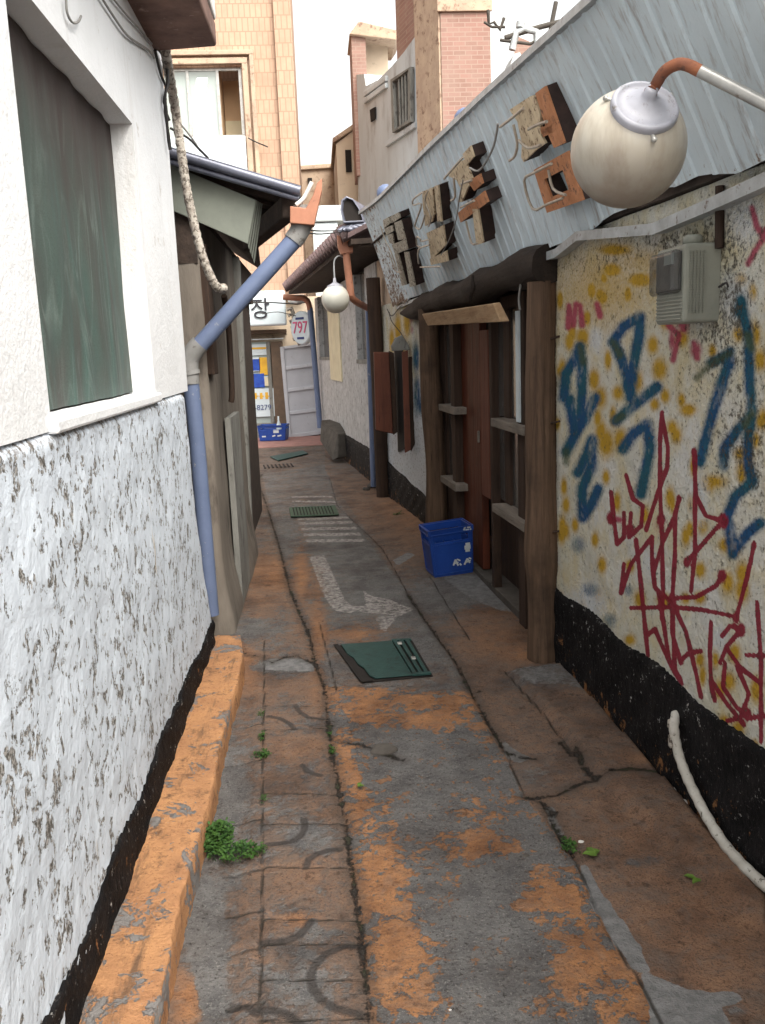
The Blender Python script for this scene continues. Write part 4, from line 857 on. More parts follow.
d_=m.build('dimple',Mt['meter'],MX);d_['kind']='stuff'
m=MB();m.box((xf-.008,y0+.02,z0+.10),(xf+.004,y1-.02,z1-.02));m.build('dial',Mt['meter_dark'],MX,bevel=.003)
m=MB();m.box((xf-.016,y0+.06,z0+.18),(xf-.007,y0+.12,z0+.215));m.build('counter',Mt['bright_pane'],MX)
m=MB();m.box((xf-.032,y0+.012,z0+.09),(xf+.002,y1-.012,z1-.015));m.build('window_cover',Mt['smoke'],MX,bevel=.015,seg=3)
m=MB()
for k_ in range(7): m.box((xf-.005,y0+.01,z0+.012+k_*.011),(xf+.004,y1-.015,z0+.017+k_*.011))
m.build('louvre',Mt['meter'],MX,bevel=.001)
m=MB();m.tube([(RW(2.68)-.01,2.62,z1-.02),(RW(2.68)-.01,2.63,2.04)],.014,8);m.build('conduit',Mt['dark_wood'],MX)
wire('meter_wire',[Wl(719,287,(1.205,0),(1.2,5)),Wl(726,283,(1.205,0),(1.2,5)),Wl(728,287,(1.205,0),(1.2,5))],.0035,'black_wire','thin black wire end poking out beside the meter box','wire')
# hose
hp=[Wl(676,714,(RW(2.25)-.02,2.25),(RW(4.16)-.02,4.16))]
for x,y in ((674,727),(677,748),(684,770),(694,792),(707,817),(723,842),(741,863),(763,884),(800,915)):
    q=Wl(x,y,(RW(2.25)-.05,2.25),(RW(4.16)-.05,4.16))
    hp.append(q if q[2]>.022 else G(x,y,.022))
hs=thing('hose','dirty white hose coming out of the black base band and running along the ground','hose',G(698,800));P=smoothp(hp,6)
m=MB();m.tube(P,[.017+.0012*math.sin(i*1.9) for i in range(len(P))],12,wob=.04);m.build('tube',Mt['hose'],hs)
m=MB()
for i in (4,9,10):
    p=Vector(P[i]);m.tube([p+Vector((-.017,.004,.008)),p+Vector((-.019,-.008,-.012)),p+Vector((-.014,.01,-.03))],[.006,.008,.003],6,wob=.4)
m.build('torn_wrapping',Mt['wrap'],hs)
# ------------------------------------------------------------------ post, boards at the far end of the pub
m=MB();p=G(384,497);m.tube([(p[0]+.0,p[1],0),(p[0]-.01,p[1],.6),(p[0]-.015,p[1],1.3),(p[0]-.03,p[1],2.35)],[.082,.078,.075,.075],16,wob=.03)
tag(m.build('timber_post',Mt['dark_wood'],base=(p[0],p[1],0)),'dark timber post behind the red-brown box, between the pub and the far house','post')
q=[Yp(x,y,8.62) for x,y in ((374,352),(389,352),(393,434),(376,430))];BX=thing('wall_box','flat red-brown wooden box fixed to the dark timber post','box',q[3])
m=MB();m.prism(q,(0,.10,0));m.build('front_board',Mt['box_wood'],BX,bevel=.006)
q=[Yp(x,y,8.6) for x,y in ((389.5,351),(394,353),(397.5,432),(393.5,435))];m=MB();m.prism(q,(0,.12,0));m.build('side_board',Mt['dark_wood'],BX,bevel=.004)
SH=thing('open_shutter','narrow red-brown shutter standing open at the small dark window of the pub','shutter',(RW(8),8,1.1))
q=[Yp(x,y,7.95) for x,y in ((402,352),(408,350),(411,450),(405,453))];m=MB();m.prism(q,(0,.03,0));m.build('leaf',Mt['box_wood'],SH,bevel=.004)
q=[Yp(x,y,8.0) for x,y in ((408.5,357),(414,356),(417,440),(411,452))];m=MB();m.prism(q,(0,.03,0));m.build('leaf',Mt['dark_wood'],SH,bevel=.004)
q=[Wl(x,y,(RW(7.57)-.012,7.57),(RW(9.8)-.012,9.8)) for x,y in ((394,350),(402,350),(405,448),(398,452))];m=MB();m.prism(q,(.03,0,0));m.build('dark_opening',Mt['void'],SH)  # near-black sheet on the wall draws the shade inside the window hole
q=[Yp(x,y,8.0) for x,y in ((392,346),(396,338),(402,335),(409,345),(410,350),(393,351))];m=MB();m.prism(q,(0,.14,0));o=m.build('small_hood',Mt['pillar'],base=q[0],bevel=.006);tag(o,'small grey hood over the narrow open shutter','hood')
def FW_(x,y,o=-.02): return Wl(x,y,(RW(7.57)+o,7.57),(RW(9.8)+o,9.8))
wire('facade_cable',[FW_(387,309),FW_(392,316),FW_(400,307),FW_(408,303)],.004,'black_wire','thin dark cable looped under the rusty end of the sheet metal front','cable','thin cables at the far end of the pub')
wire('facade_cable',[FW_(389,312),FW_(392,322),FW_(400,332),FW_(408,345)],.004,'black_wire','thin dark cable dropping to the small grey hood','cable','thin cables at the far end of the pub')
# ------------------------------------------------------------------ FAR RIGHT HOUSE
FH=thing('tiled_house','low grey plastered house with tiled eaves beyond the pub','house',(.8,12.5,0))
FP=[(9.85,.67),(12.36,.31),(16.1,-.01)]
def FX(y): return float(np.interp(y,[a for a,b in FP],[b for a,b in FP]))
A_=(FX(9.85),9.85);B_=(FX(16.1),16.1)
def FWl(x,y,o=0.): return Wl(x,y,(A_[0]+o,A_[1]),(B_[0]+o,B_[1]))
def FXl(y): return A_[0]+(B_[0]-A_[0])*(y-A_[1])/(B_[1]-A_[1])
m=MB();m.prism([(FXl(9.86)+.12,9.86,0),(FXl(16.1)+.12,16.1,0),(4,16.1,0),(4,9.86,0)],(0,0,2.6));m.build('inner_wall',Mt['void'],FH)
def wseg(ya,yb,z0,z1,name='wall',mat='grey_wall',th=.13,o=0.,bev=0):
    m=MB();m.hexa([(FXl(ya)+o,ya,z0),(FXl(yb)+o,yb,z0),(FXl(yb)+o+th,yb,z0),(FXl(ya)+o+th,ya,z0)],[(FXl(ya)+o,ya,z1),(FXl(yb)+o,yb,z1),(FXl(yb)+o+th,yb,z1),(FXl(ya)+o+th,ya,z1)])
    return m.build(name,Mt[mat],FH,bevel=bev)
def fy(px,py): return FWl(px,py)[1]
zs_=FWl(340,360)[2];zt_=2.55
w2a,w2b=fy(366.5,330),fy(356,330);w1a,w1b=fy(329,335),fy(319,335)
zc_=FWl(361,361)[2];zd=FWl(323,358)[2]
wseg(9.8,16.1,0,min(zc_,zd)-.001)
wseg(9.8,w2a,min(zc_,zd),zt_);wseg(w2b,w1a,min(zc_,zd),zt_);wseg(w1b,16.1,min(zc_,zd),zt_)
for ya,yb,zb in ((w2a,w2b,zc_),(w1a,w1b,zd)):
    f=wseg(ya-.02,yb+.02,zb-.03,zb+.02,'window','pillar',.09,-.01);g_=wseg(ya+.01,yb-.01,zb+.021,zt_-.01,'pane','pane',.02,.08);g_.parent=f
wseg(fy(341,340),fy(330,340),FWl(335,380)[2],2.45,'cream_panel','cream',.02,-.02)
m=MB();ysb=np.linspace(9.82,15.9,60)
X=[];
def fbx(y):return FXl(y)-.014
Xa=[];Ya=[];Za=[]
for y in ysb:
    zt2=float(np.interp(y,[9.8,13,16],[.42,.40,.33]))+random.uniform(-.006,.006)
    Xa.append([fbx(y)]*6+[fbx(y)+.03]);Ya.append([y]*7);Za.append([zt2*k/5 for k in range(6)]+[zt2])
gridmesh('base_band',np.array(Xa),np.array(Ya),np.array(Za),Mt['black_base'],FH)
# eave
E0=Yp(348,238,8.95);E1=Yp(287,291,16.);E0=Vector(E0);E1=Vector(E1)
m=MB();m.prism([E0,E1,E1+Vector((1.6,0,.75)),E0+Vector((1.6,0,.75))],(0,0,.05));rf=m.build('roof',Mt['tile'],FH)
m=MB();m.prism([E0+Vector((.03,0,-.06)),E1+Vector((.03,0,-.06)),E1+Vector((1.4,0,-.02)),E0+Vector((1.4,0,-.02))],(0,0,.05));m.build('soffit',Mt['soffit'],FH)
m=MB();n_=30
for k in range(n_):
    p=E0.lerp(E1,(k+.5)/n_)+Vector((0,0,.065));m.tube([p+Vector((-.06,0,-.02)),p+Vector((1.5,0,.70))],.085,10)
o=m.build('tile_row',Mt['tile'],FH);o.parent=rf;o['kind']='stuff'
# eave underside shade wall to the front (gable)
m=MB();m.prism([E0+Vector((.1,.05,-.08)),E0+Vector((1.5,.05,-.08)),E0+Vector((1.5,.05,.6))],(0,.04,0));m.build('gable',Mt['soffit'],FH)
# copper gutter end + downpipe
DP=thing('drainpipe','copper-coloured rain head and pipe beside the far round lamp, running into a blue-grey pipe',"drainpipe",Yp(371,440,9.6))
Yd=9.15
q=[Yp(x,y,Yd) for x,y in ((337,235),(340,236),(343,246),(353,245),(353,252),(341,254),(338,247)) ]
m=MB();m.prism(q,(0,.14,0));m.box(tuple(Yp(343,246,Yd)[i]+(0,0.01,0)[i] for i in range(3)),tuple(Yp(351.5,237,Yd)[i]+(0,.12,0)[i] for i in range(3)));m.build('rain_head',Mt['copper'],DP,bevel=.004)
m=MB();m.tube([Yp(346,252,Yd+.05),Yp(351,296,Yd+.05)],.038,12);m.tube(smoothp([Yp(351,294,Yd+.05),Yp(353,299,Yd+.1),Yp(360,304,Yd+.4),Yp(368,308,10.05)],3),.036,12);m.build('copper_pipe',Mt['copper'],DP)
m=MB();a=Yp(368,306,10.05);m.tube([a,(a[0]-.02,a[1],.03)],.032,12);m.build('blue_pipe',Mt['blue_pipe'],DP)
DP2=thing('drainpipe','blue-grey downpipe with copper-coloured top run at the far corner of the tiled house','drainpipe',Yp(322,440,15.6))
m=MB();m.tube(smoothp([Yp(283,297,15.6),Yp(296,298,15.6),Yp(303,298,15.6),Yp(308,302,15.6),Yp(310,310,15.6)],4),.05,12);m.build('copper_pipe',Mt['copper'],DP2)
m=MB();a=Yp(310,308,15.6);m.tube([a,Yp(312,330,15.6),Yp(320,428,15.6)],.05,12);m.build('blue_pipe',Mt['blue_pipe'],DP2)
# small globe lamp under the eave
lc=Yp(335.5,299,9.2);r2=13.6/F*9.2;L2=thing('globe_lamp','small white round globe lamp hanging from a hook under the far tiled eave','lamp',lc)
m=MB();m.sphere(lc,r2,(0,0,1),32,20,0,160);m.build('globe',Mt['globe_small'],L2)
m=MB();m.lathe([(r2*.56,r2*.78),(r2*.56,r2*.92),(r2*.34,r2*1.02),(r2*.13,r2*1.16),(.012,r2*1.45),(.001,r2*1.5)],lc,(0,0,1),20);m.build('collar',Mt['lampmetal'],L2)
t=Vector(lc);m=MB();m.tube(smoothp([t+Vector((0,0,r2*1.48)),t+Vector((0,0,r2*2.2)),t+Vector((.01,0,r2*2.7)),t+Vector((.05,0,r2*2.95)),t+Vector((.10,.05,r2*2.9))],4),.008,8);m.build('hook',Mt['flashing'],L2)
# dark hood on the roof corner
hc=Yp(352,223,8.95);HD=thing('vent_hood','dark open grey-rimmed vent hood standing on the roof corner above the small globe lamp','vent hood',hc)
def hoodshape(s=1.):
    P=[(339,222),(337,210),(339,200),(345,196),(351,198),(358,207),(363,218),(365,223)];return P
out=[Vector(Yp(x,y,8.95)) for x,y in ((343,223),(340,210),(341,200),(346,196),(353,199),(359,208),(363,218),(364,222))]
cen=sum(out,Vector())/8
inn=[cen+(p-cen)*.86 for p in out]
D_=Vector((.13,.26,-.03))
m=MB();m.ring(out,inn,D_);m.build('rim',Mt['blue_metal'],HD,bevel=.006)
m=MB();m.prism([p+D_*.12 for p in inn],D_*.1);m.build('hollow_shade',Mt['void'],HD)  # near-black plug paints the shade inside the hood's opening
m=MB()
for k in range(4):
    a=Vector(Yp(338+k*5,232-k*1.5,8.98));m.tube(smoothp([a,a+Vector((.06,.02,.035)),a+Vector((.13,.0,.02)),a+Vector((.2,.03,.045))],3),[.02,.024,.026,.028,.03,.028,.024,.026,.024,.02],10,wob=.12)
tag(m.build('roof_lump',Mt['blue_metal'],base=Yp(350,230,8.98)),'crumpled grey lumps of old ridge tile beneath the dark vent hood','tile')
# blue-grey caps behind panel top
for (x,y,Y,s,lab) in ((385,192,8.6,.075,'small blue-grey cap above the far end of the sheet metal front'),(465,118,6.6,.075,'small blue-grey cap above the middle of the sheet metal front')):
    c_=Yp(x,y,Y);m=MB();m.lathe([(s*1.1,-s*2.6),(s*1.1,0),(s*.95,s*.5),(s*.5,s*.85),(.001,s*.95)],(c_[0],c_[1],c_[2]),(-.3,-.2,1),16)
    tag(m.build('roof_vent',Mt['blue_pipe'],base=c_),lab,'roof vent')
# white box
q0=Yp(312,222,17.6);q1=Yp(345,205,17.6);b0=Yp(315,280,17.6);b1=Yp(338,222,17.6)
WB=thing('white_tank','white box with wider lid on the roof behind the crossing wires','tank',(q0[0]+.2,17.8,2.7))
m=MB();m.box((b0[0],17.62,2.62),(b1[0],18.1,b1[2]));m.build('body',Mt['white_tin'],WB,bevel=.02)
m=MB();m.box((q0[0],17.56,q0[2]),(q1[0],18.2,q1[2]));m.build('lid',Mt['white_tin'],WB,bevel=.03)
for k,(ya,yb) in enumerate(((230,230.5),(233,232))):
    wire('overhead_wire',[Yp(308,ya,5.2),Yp(322,ya+1,6.6),Yp(340,yb,8.8)],.005,'black_wire','upper of two dark wires crossing in front of the white box' if k==0 else 'lower of two dark wires crossing in front of the white box','cable')
# ------------------------------------------------------------------ FAR SHOP
YS=16.85
def Q(x,y,Y=YS): return Yp(x,y,Y)
SP=thing('shop','small shop closing the alley under the tan building, with glass door and white folding door','shop',(-.8,17,0))
m=MB();m.box((-6,YS+.30,0),(3.2,YS+3.,2.66));m.build('wall',Mt['beige'],SP)
m=MB();a=Q(200,336);b=Q(286,329);m.box((a[0],YS-.02,a[2]),(b[0],YS+.3,b[2]));m.build('lintel',Mt['brown_metal'],SP)
m=MB();a=Q(200,342);b=Q(283.5,338);m.box((a[0],YS-.05,a[2]),(b[0],YS-.0,b[2]));m.build('white_ledge',Mt['white_tin'],SP)
dl=Q(238,430)[0];dr_=Q(283,430)[0];zt2=Q(260,342)[2]
m=MB();fr0=Q(273,400)[0]
m.box((fr0+.02,YS,0.02),(Q(281,400)[0]+.08,YS+.28,zt2));m.build('door_post',Mt['brown_metal'],SP,bevel=.01)
m=MB();m.box((-2.6,YS+.08,.02),(fr0,YS+.12,zt2));gd=m.build('glass_door',Mt['bright_pane'],SP)
m=MB();m.box((fr0-.07,YS+.03,.02),(fr0+.0,YS+.10,zt2));m.box((-2.6,YS+.03,.02),(fr0-.075,YS+.10,.30));o=m.build('door_frame',Mt['pillar'],SP);o.parent=gd
def card(px0,py0,px1,py1,name,mat,par,dy=0.):
    a=Q(px0,py1,YS+.06-dy);b=Q(px1,py0,YS+.06-dy);m=MB();m.box((a[0],YS+.05-dy,a[2]),(b[0],YS+.07-dy,b[2]));o=m.build(name,Mt[mat],SP)
    if par:o.parent=par
    return o
card(238,344,268,356,'poster','white_sign',gd);card(238,347,266,350,'poster','yellow_print',gd,.005)
card(260,357,270,375,'poster','yellow_print',gd);card(238,357,259.5,372,'poster','white_sign',gd);
card(246,359,259,371,'poster','blue_print',gd,.005)
card(238,376,268,386,'poster','white_sign',gd);card(246,373.5,264,388,'poster','blue_print',gd,.004);card(265,377,270,386,'poster','cream',gd,.003)
ps=card(230,388,274,418,'phone_notice','white_sign',gd,.012)
for k,(x,w) in enumerate(((249,4),(254,4.5),(260,4),(265.5,4))):
    o=card(x,393+random.uniform(-1,1),x+w*.6,399,'yellow_print','yellow_print',gd,.018);o=card(x-.5,395.5,x+w,396.8,'yellow_print','yellow_print',gd,.020)
def text(body,size,mat,loc,rot,name,par=None,base=None,ext=.002,align='LEFT'):
    cu=bpy.data.curves.new(name,'FONT');cu.body=body;cu.size=size;cu.extrude=ext;cu.align_x=align
    tmp=bpy.data.objects.new('tmp',cu);COL.objects.link(tmp);bpy.context.view_layer.update()
    me=bpy.data.meshes.new_from_object(tmp.evaluated_get(bpy.context.evaluated_depsgraph_get()));bpy.data.objects.remove(tmp)
    M=Matrix.Translation(Vector(loc))@rot.to_4x4();me.transform(M)
    b=Vector(par['_b'] if par is not None else loc);me.transform(Matrix.Translation(-b))
    me.materials.clear();me.materials.append(Mt[mat]);o=bpy.data.objects.new(name,me);COL.objects.link(o)
    if par is not None:o.parent=par;o['_b']=list(b)
    else:o.location=b
    return o
from mathutils import Euler
RX90=Euler((math.pi/2,0,0)).to_matrix()
p=Q(271.5,409.5,YS+.03);o=text('23-8279',.14,'navy',(p[0],YS+.03,p[2]),RX90,'phone_number',SP,align='RIGHT');o.parent=gd
# folding white door
q=[Q(280,347),Q(316,342),Q(322,434),Q(288,438)]
WD=thing('folding_door','grey-white panelled folding door standing beside the shop entrance','door',q[3])
m=MB();m.prism(q,(0,.05,0));bd=m.build('door_leaf',Mt['pvc_white'],WD,bevel=.006)
L=lambda u,v:Vector(q[0]).lerp(Vector(q[1]),u).lerp(Vector(q[3]).lerp(Vector(q[2]),u),v)
m=MB();o_=[L(0,0),L(1,0),L(1,1),L(0,1)];
for v0,v1 in ((0,.03),(.22,.255),(.46,.495),(.71,.745),(.96,1)): m.prism([L(.11,v0),L(.93,v0),L(.93,v1),L(.11,v1)],(0,-.035,0))
m.prism([L(0,0),L(.10,0),L(.10,1),L(0,1)],(0,-.04,0));m.prism([L(.94,0),L(1,0),L(1,1),L(.94,1)],(0,-.04,0))
m.build('rails',Mt['pvc_white'],WD,bevel=.005)
m=MB()
for v0,v1 in ((.03,.22),(.255,.46),(.495,.71),(.745,.96)):
    for k in range(12): u=.12+k*.067;m.prism([L(u,v0),L(u+.03,v0),L(u+.03,v1),L(u,v1)],(0,-.008,0))
m.build('slats',Mt['pvc_white'],WD)
m=MB();a=Q(288,441);b=Q(324,434);m.box((a[0]-.1,YS+.02,0.01),(b[0]+.1,YS+.25,.13));m.build('step',Mt['stone'],SP)
# sign with lettering
a=Q(225,327,16.4);b=Q(284.5,290,16.4);SG=thing('shop_sign','white box sign with one large black syllable above the shop door','sign',(a[0],16.4,a[2]))
m=MB();m.box((a[0]-.4,16.4,a[2]),(b[0],16.75,b[2]));m.build('sign_box',Mt['white_sign'],SG,bevel=.03)
p=Q(250.5,317,16.38);o=text('장',.40,'ink',(p[0],16.385,p[2]),RX90,'lettering',SG,ext=.008)
# round sign
rc_=Q(302,328,16.2);RS=thing('round_sign','round white sign with pink figures on the wall right of the shop door','sign',rc_)
ND=Vector((-.78,-.62,0)).normalized();TD=Vector((.62,-.78,0)).normalized();rv=Vector(rc_)
m=MB();m.lathe([(.001,.04),(.28,.04),(.30,.02),(.30,-.05),(.001,-.05)],rc_,tuple(ND),36,False);rs=m.build('disc',Mt['white_sign'],RS,bevel=.004)
RZ=Matrix.Rotation(math.radians(-51.5),3,'Z')@RX90
o=text('797',.30,'pink_print',tuple(rv+ND*.046+Vector((0,0,-.09))),RZ,'figures',RS,align='CENTER',ext=.004)
for dz,hw in ((-.2,.10),(.15,.12)):
    m=MB();c0=rv+ND*.042+Vector((0,0,dz));m.prism([c0-TD*hw,c0+TD*hw,c0+TD*hw+Vector((0,0,.04)),c0-TD*hw+Vector((0,0,.04))],ND*.006);m.build('navy_strip',Mt['navy'],RS)
# wires and hood between sign and tiled house
wire('shop_wire',[Q(262,314,16.2),Q(278,312,16.2),Q(296,316,16.2)],.008,'black_wire','thin dark wire crossing the white sign','cable')
wire('shop_wire',[Q(248,303,16.15),Q(270,302.5,16.15),Q(296,304,16.15),Q(302,303,16.15)],.012,'black_wire','dark horizontal wire above the round sign','cable')
c_=Q(299,300,16.3);m=MB();m.lathe([(.001,.1),(.10,.08),(.2,0),(.2,-.02),(.001,-.02)],c_,(0,-.3,1),20);tag(m.build('wall_light',Mt['chrome'],base=c_),'dull metal dish lamp on the wall above the round sign','lamp')
m=MB()
for k in range(6):
    a=Q(287+k*1.2,310+k*6,16.5);m.tube([a,(a[0]+.08,a[1],a[2]+.03),(a[0]+.12,a[1],a[2]-.1)],.035,8,wob=.15)
tag(m.build('cable_bundle',Mt['wrap'],base=Q(290,330,16.5)),'bundle of pale knotted cables hanging between the two signs','cable')
# ------------------------------------------------------------------ TAN BUILDING above the shop
TY_=17.0
TB=thing('tan_building','tall tan tiled building with a large window, behind the roof of the brown house','building',(-2,17.5,2.7))
xr=Yp(297,150,TY_)[0];wl=Yp(165,100,TY_)[0];wr=Yp(243,100,TY_)[0];wt=Yp(210,66,TY_)[2];wb=Yp(210,137,TY_)[2]
m=MB()
for x0,x1,z0,z1 in ((-9,wl,2.67,14),(wr,xr,2.67,14),(wl,wr,wt,14),(wl,wr,2.67,wb)): m.box((x0,TY_,z0),(x1,TY_+.3,z1))
m.build('facade',Mt['tan_tile'],TB)
m=MB();m.box((-9,TY_+.3,2.67),(xr,TY_+.31,2.68));m.box((xr-.3,TY_+.305,2.67),(xr-.001,TY_+7,14));m.box((-9,TY_+6.7,2.67),(xr-.3,TY_+7,14));m.box((-9,TY_+.3,13.8),(xr-.3,TY_+6.7,14));m.build('side_walls',Mt['tan_tile'],TB)
# column strip at right edge
xs_=Yp(281,150,TY_)[0];m=MB();m.box((xs_,TY_-.10,2.67),(xr+.02,TY_-.001,14.));m.build('corner_column',Mt['tan_tile'],TB,bevel=.01)
m=MB()
for d,zz0,w in ((.02,wt+.02,.10),(.16,wt+.16,.08)):
    m.box((wl-.4,TY_-.06-d*.2,zz0),(wr+d+w,TY_-.001,zz0+w));m.box((wr+d,TY_-.06-d*.2,wb-1.2),(wr+d+w,TY_-.001,zz0-.002))
m.build('window_surround',Mt['buff'],TB,bevel=.01)
x1_=Yp(187,100,TY_)[0];x2_=Yp(217,100,TY_)[0];x3_=Yp(238,100,TY_)[0]
m=MB();m.box((wl,TY_+.10,wb),(wr,TY_+.16,wb+.05));m.box((wl,TY_+.10,wt-.05),(wr,TY_+.16,wt))
for x in (x1_,x2_,wr-.06): m.box((x,TY_+.09,wb+.05),(x+.05,TY_+.16,wt-.05))
wn=m.build('window',Mt['chrome'],TB)
m=MB();m.box((wl,TY_+.12,wb+.05),(x2_,TY_+.13,wt-.05));o=m.build('pane',Mt['bright_pane'],TB);o.parent=wn
m=MB();m.box((x2_+.05,TY_+.9,wb+.1),(wr,TY_+.92,wt));m.box((x2_,TY_+.3,wb),(x2_+.04,TY_+.9,wt));o=m.build('room_wall',Mt['interior_tan'],TB);o.parent=wn
m=MB();m.box((x2_+.05,TY_+.86,wb+.0),(wr,TY_+.88,wb+(wt-wb)*.40));o=m.build('room_dado',Mt['interior_cream'],TB);o.parent=wn
for (ax0,ay0,ax1,ay1) in ((195.5,78,206.5,93),(192,96,203,111)):
    q=[Yp(x,y,TY_+.115) for x,y in ((ax0+1.5,ay0),(ax1+1,ay0),(ax1-1.5,ay1),(ax0-1,ay1))];m=MB();m.prism(q,(0,.003,0));o=m.build('lit_ceiling_lamp',Mt['lit'],TB);o.parent=wn
a=Yp(168,166,TY_);b=Yp(249,137,TY_);m=MB();m.box((wl,TY_-.04,a[2]-.9),(Yp(247,160,TY_)[0],TY_-.001,wb-.002));m.build('white_spandrel',Mt['white_sign'],TB,bevel=.01)
wire('facade_cable',[Yp(248,138,16.85),Yp(256,142,16.85),(Yp(268,147,16.85))],.012,'black_wire','dark cable on the tan tiled facade, right of the window','cable')
# ------------------------------------------------------------------ right background
P0=Vector(Yp(428,165,17.));dv=Vector((-math.sin(math.radians(17)),math.cos(math.radians(17)),0))
pl=(P0.x,P0.y);pl2=(P0.x+dv.x,P0.y+dv.y)
def CW(x,y,o=0.):
    n=Vector((-dv.y,dv.x,0));return Wl(x,y,(pl[0]+n.x*o,pl[1]+n.y*o),(pl2[0]+n.x*o,pl2[1]+n.y*o))
nn=Vector((dv.y,-dv.x,0))
CB=thing('concrete_building','old pale concrete building with a barred window, behind the sheet metal front','building',(P0.x,17,0))
sil=[(356,215),(357,150),(352,75),(364,74),(366,86),(378,80),(392,66),(404,52),(414,38),(426,24),(440,10),(440,230)]
base_z=2.0
top=[Vector(CW(x,y)) for x,y in sil];top=[Vector((p.x,p.y,max(p.z,base_z))) for p in top]
m=MB();m.prism([Vector((top[0].x,top[0].y,0))]+top[1:-1]+[Vector((top[-1].x,top[-1].y,0))],nn*3.2);m.build('wall',Mt['concrete'],CB)
wq=[(396,82),(412,70),(412,120),(398,130)]
m=MB();m.ring([CW(x,y,.02) for x,y in ((394,80),(414,67),(414,122),(396,133))],[CW(x,y,.02) for x,y in wq],nn*(-.08));wn=m.build('window',Mt['pillar'],CB)
m=MB();m.prism([CW(x,y,.02) for x,y in wq],nn*(-.01));o=m.build('dark_pane',Mt['pane'],CB);o.parent=wn
for t in (.2,.4,.6,.8):
    m=MB();a=Vector(CW(396+16*t,82-12*t,.06));b=Vector(CW(398+14*t,130-10*t,.06));m.tube([a,b],.03,6);o=m.build('bar',Mt['pillar'],CB);o.parent=wn
m=MB();m.prism([CW(x,y,.02) for x,y in ((371,110),(376,107),(376,119),(372,122))],nn*-.03);m.build('small_window',Mt['void'],CB)
m=MB()
for l in (((366,97),(388,81)),((366,104),(388,88)),((388,147),(417,128)),((355,222),(428,168))):
    a=Vector(CW(*l[0],.0));b=Vector(CW(*l[1],.0));m.prism([a,b,b+Vector((0,0,.10)),a+Vector((0,0,.10))],nn*-.06)
m.build('ledge_mould',Mt['concrete'],CB,bevel=.01)
# chimney box
ch=[Yp(x,y,20.5) for x,y in ((350,28),(364,21),(400,30),(392,40))]
CH=thing('rooftop_block','small pink-brown rooftop block with slanting cap on the concrete building','rooftop block',ch[0])
a=Yp(353,80,20.5);b=Yp(363,34,20.5);m=MB();m.box((a[0],20.5,a[2]-2),(b[0]+.05,21.6,b[2]));m.build('front_wall',Mt['red_brick'],CH)
a=Yp(363,80,20.7);b=Yp(388,36,20.7);m=MB();m.box((a[0],20.9,a[2]-2),(b[0],21.6,b[2]));m.build('rear_wall',Mt['beige'],CH)
m=MB();m.prism([Yp(349,34,20.4),Yp(359,21,20.4),Yp(402,31,20.4),Yp(396,40,20.4)],(0,1.4,0));m.build('cap',Mt['buff'],CH,bevel=.02)
# lower annexes
def blk(name,label,mat,x0,x1,yt0,yt1,Y,depth,cat='building',extra=None):
    a=Yp(x0,yt0,Y);b=Yp(x1,yt1,Y);T=thing(name,label,cat,(a[0],Y,0));m=MB();m.prism([(a[0],Y,0),(b[0],Y,0),(b[0],Y,b[2]),(a[0],Y,a[2])],(0,depth,0));m.build('wall',Mt[mat],T)
    m=MB();m.prism([(a[0]-.08,Y-.08,a[2]),(b[0],Y-.08,b[2]),(b[0],Y-.08,b[2]+.12),(a[0]-.08,Y-.08,a[2]+.12)],(0,depth+.1,0));m.build('roof_edge',Mt['buff'],T,bevel=.02);return T
T=blk('beige_annex','narrow beige annex with one slit window, left of the concrete building','beige',336,362,144,124,22.,3)
a=Yp(346,172,21.98);b=Yp(351,150,21.98);m=MB();m.box((a[0],21.95,a[2]),(b[0],21.999,b[2]));m.build('slit_window',Mt['void'],T)
T=blk('brown_annex','small brown rendered house beyond, beside the tan building','buff',295,338,171,168,25.,3)
a=Yp(308,186,24.98);b=Yp(312,178,24.98);m=MB();m.box((a[0],24.95,a[2]),(b[0],24.999,b[2]));m.build('small_window',Mt['void'],T)
m=MB();a=Yp(311,176,24.6);b=Yp(320,165,24.6);m.box((a[0],25.2,a[2]-.3),(b[0],26.,b[2]));m.build('chimney',Mt['beige'],T)
# brick tower
TW=thing('brick_tower','red brick tower with rough buff side, rising behind the sheet metal front','tower',(P0.x+.5,16.2,0))
Yt=16.2;xa=Yp(442,80,Yt)[0];xb=Yp(491,80,Yt)[0];tz=Yp(466,-60,Yt)[2]
lft=Vector(Wl(418,80,(xa,Yt),(xa+dv.x,Yt+dv.y)))
m=MB();m.prism([(xa,Yt,0),(xb,Yt,0),(xb,Yt+2.2,0),(xa+dv.x*1.9,Yt+2.2,0)],(0,0,tz));m.build('brick_wall',Mt['red_brick'],TW)
m=MB();m.prism([Vector((xa-.04,Yt+.02,0)),Vector((xa-.04,Yt+.02,tz)),Vector((lft.x-.04,lft.y,tz)),Vector((lft.x-.04,lft.y,0))],(.035,.01,0));m.build('rough_side',Mt['buff'],TW)
z1=Yp(466,12,Yt)[2];m=MB();m.box((xa-.06,Yt-.05,z1),(xb+.03,Yt-.001,tz+.01));m.build('upper_band',Mt['buff'],TW,bevel=.01)
BW=thing('brick_wall','lower red brick wall with a rusty pipe, right of the brick tower','wall',(xb,17,0))
a=Yp(491,22,16.8);b=Yp(560,55,16.8);m=MB();m.prism([(a[0]-.1,16.8,0),(b[0],16.8,0),(b[0],16.8,b[2]),(a[0]-.1,16.8,a[2])],(0,.4,0));m.build('brickwork',Mt['red_brick'],BW)
m=MB();m.tube([Yp(492,20,16.75),Yp(494,90,16.75),Yp(494,150,16.75)],.03,8);m.build('pipe',Mt['flashing'],BW)
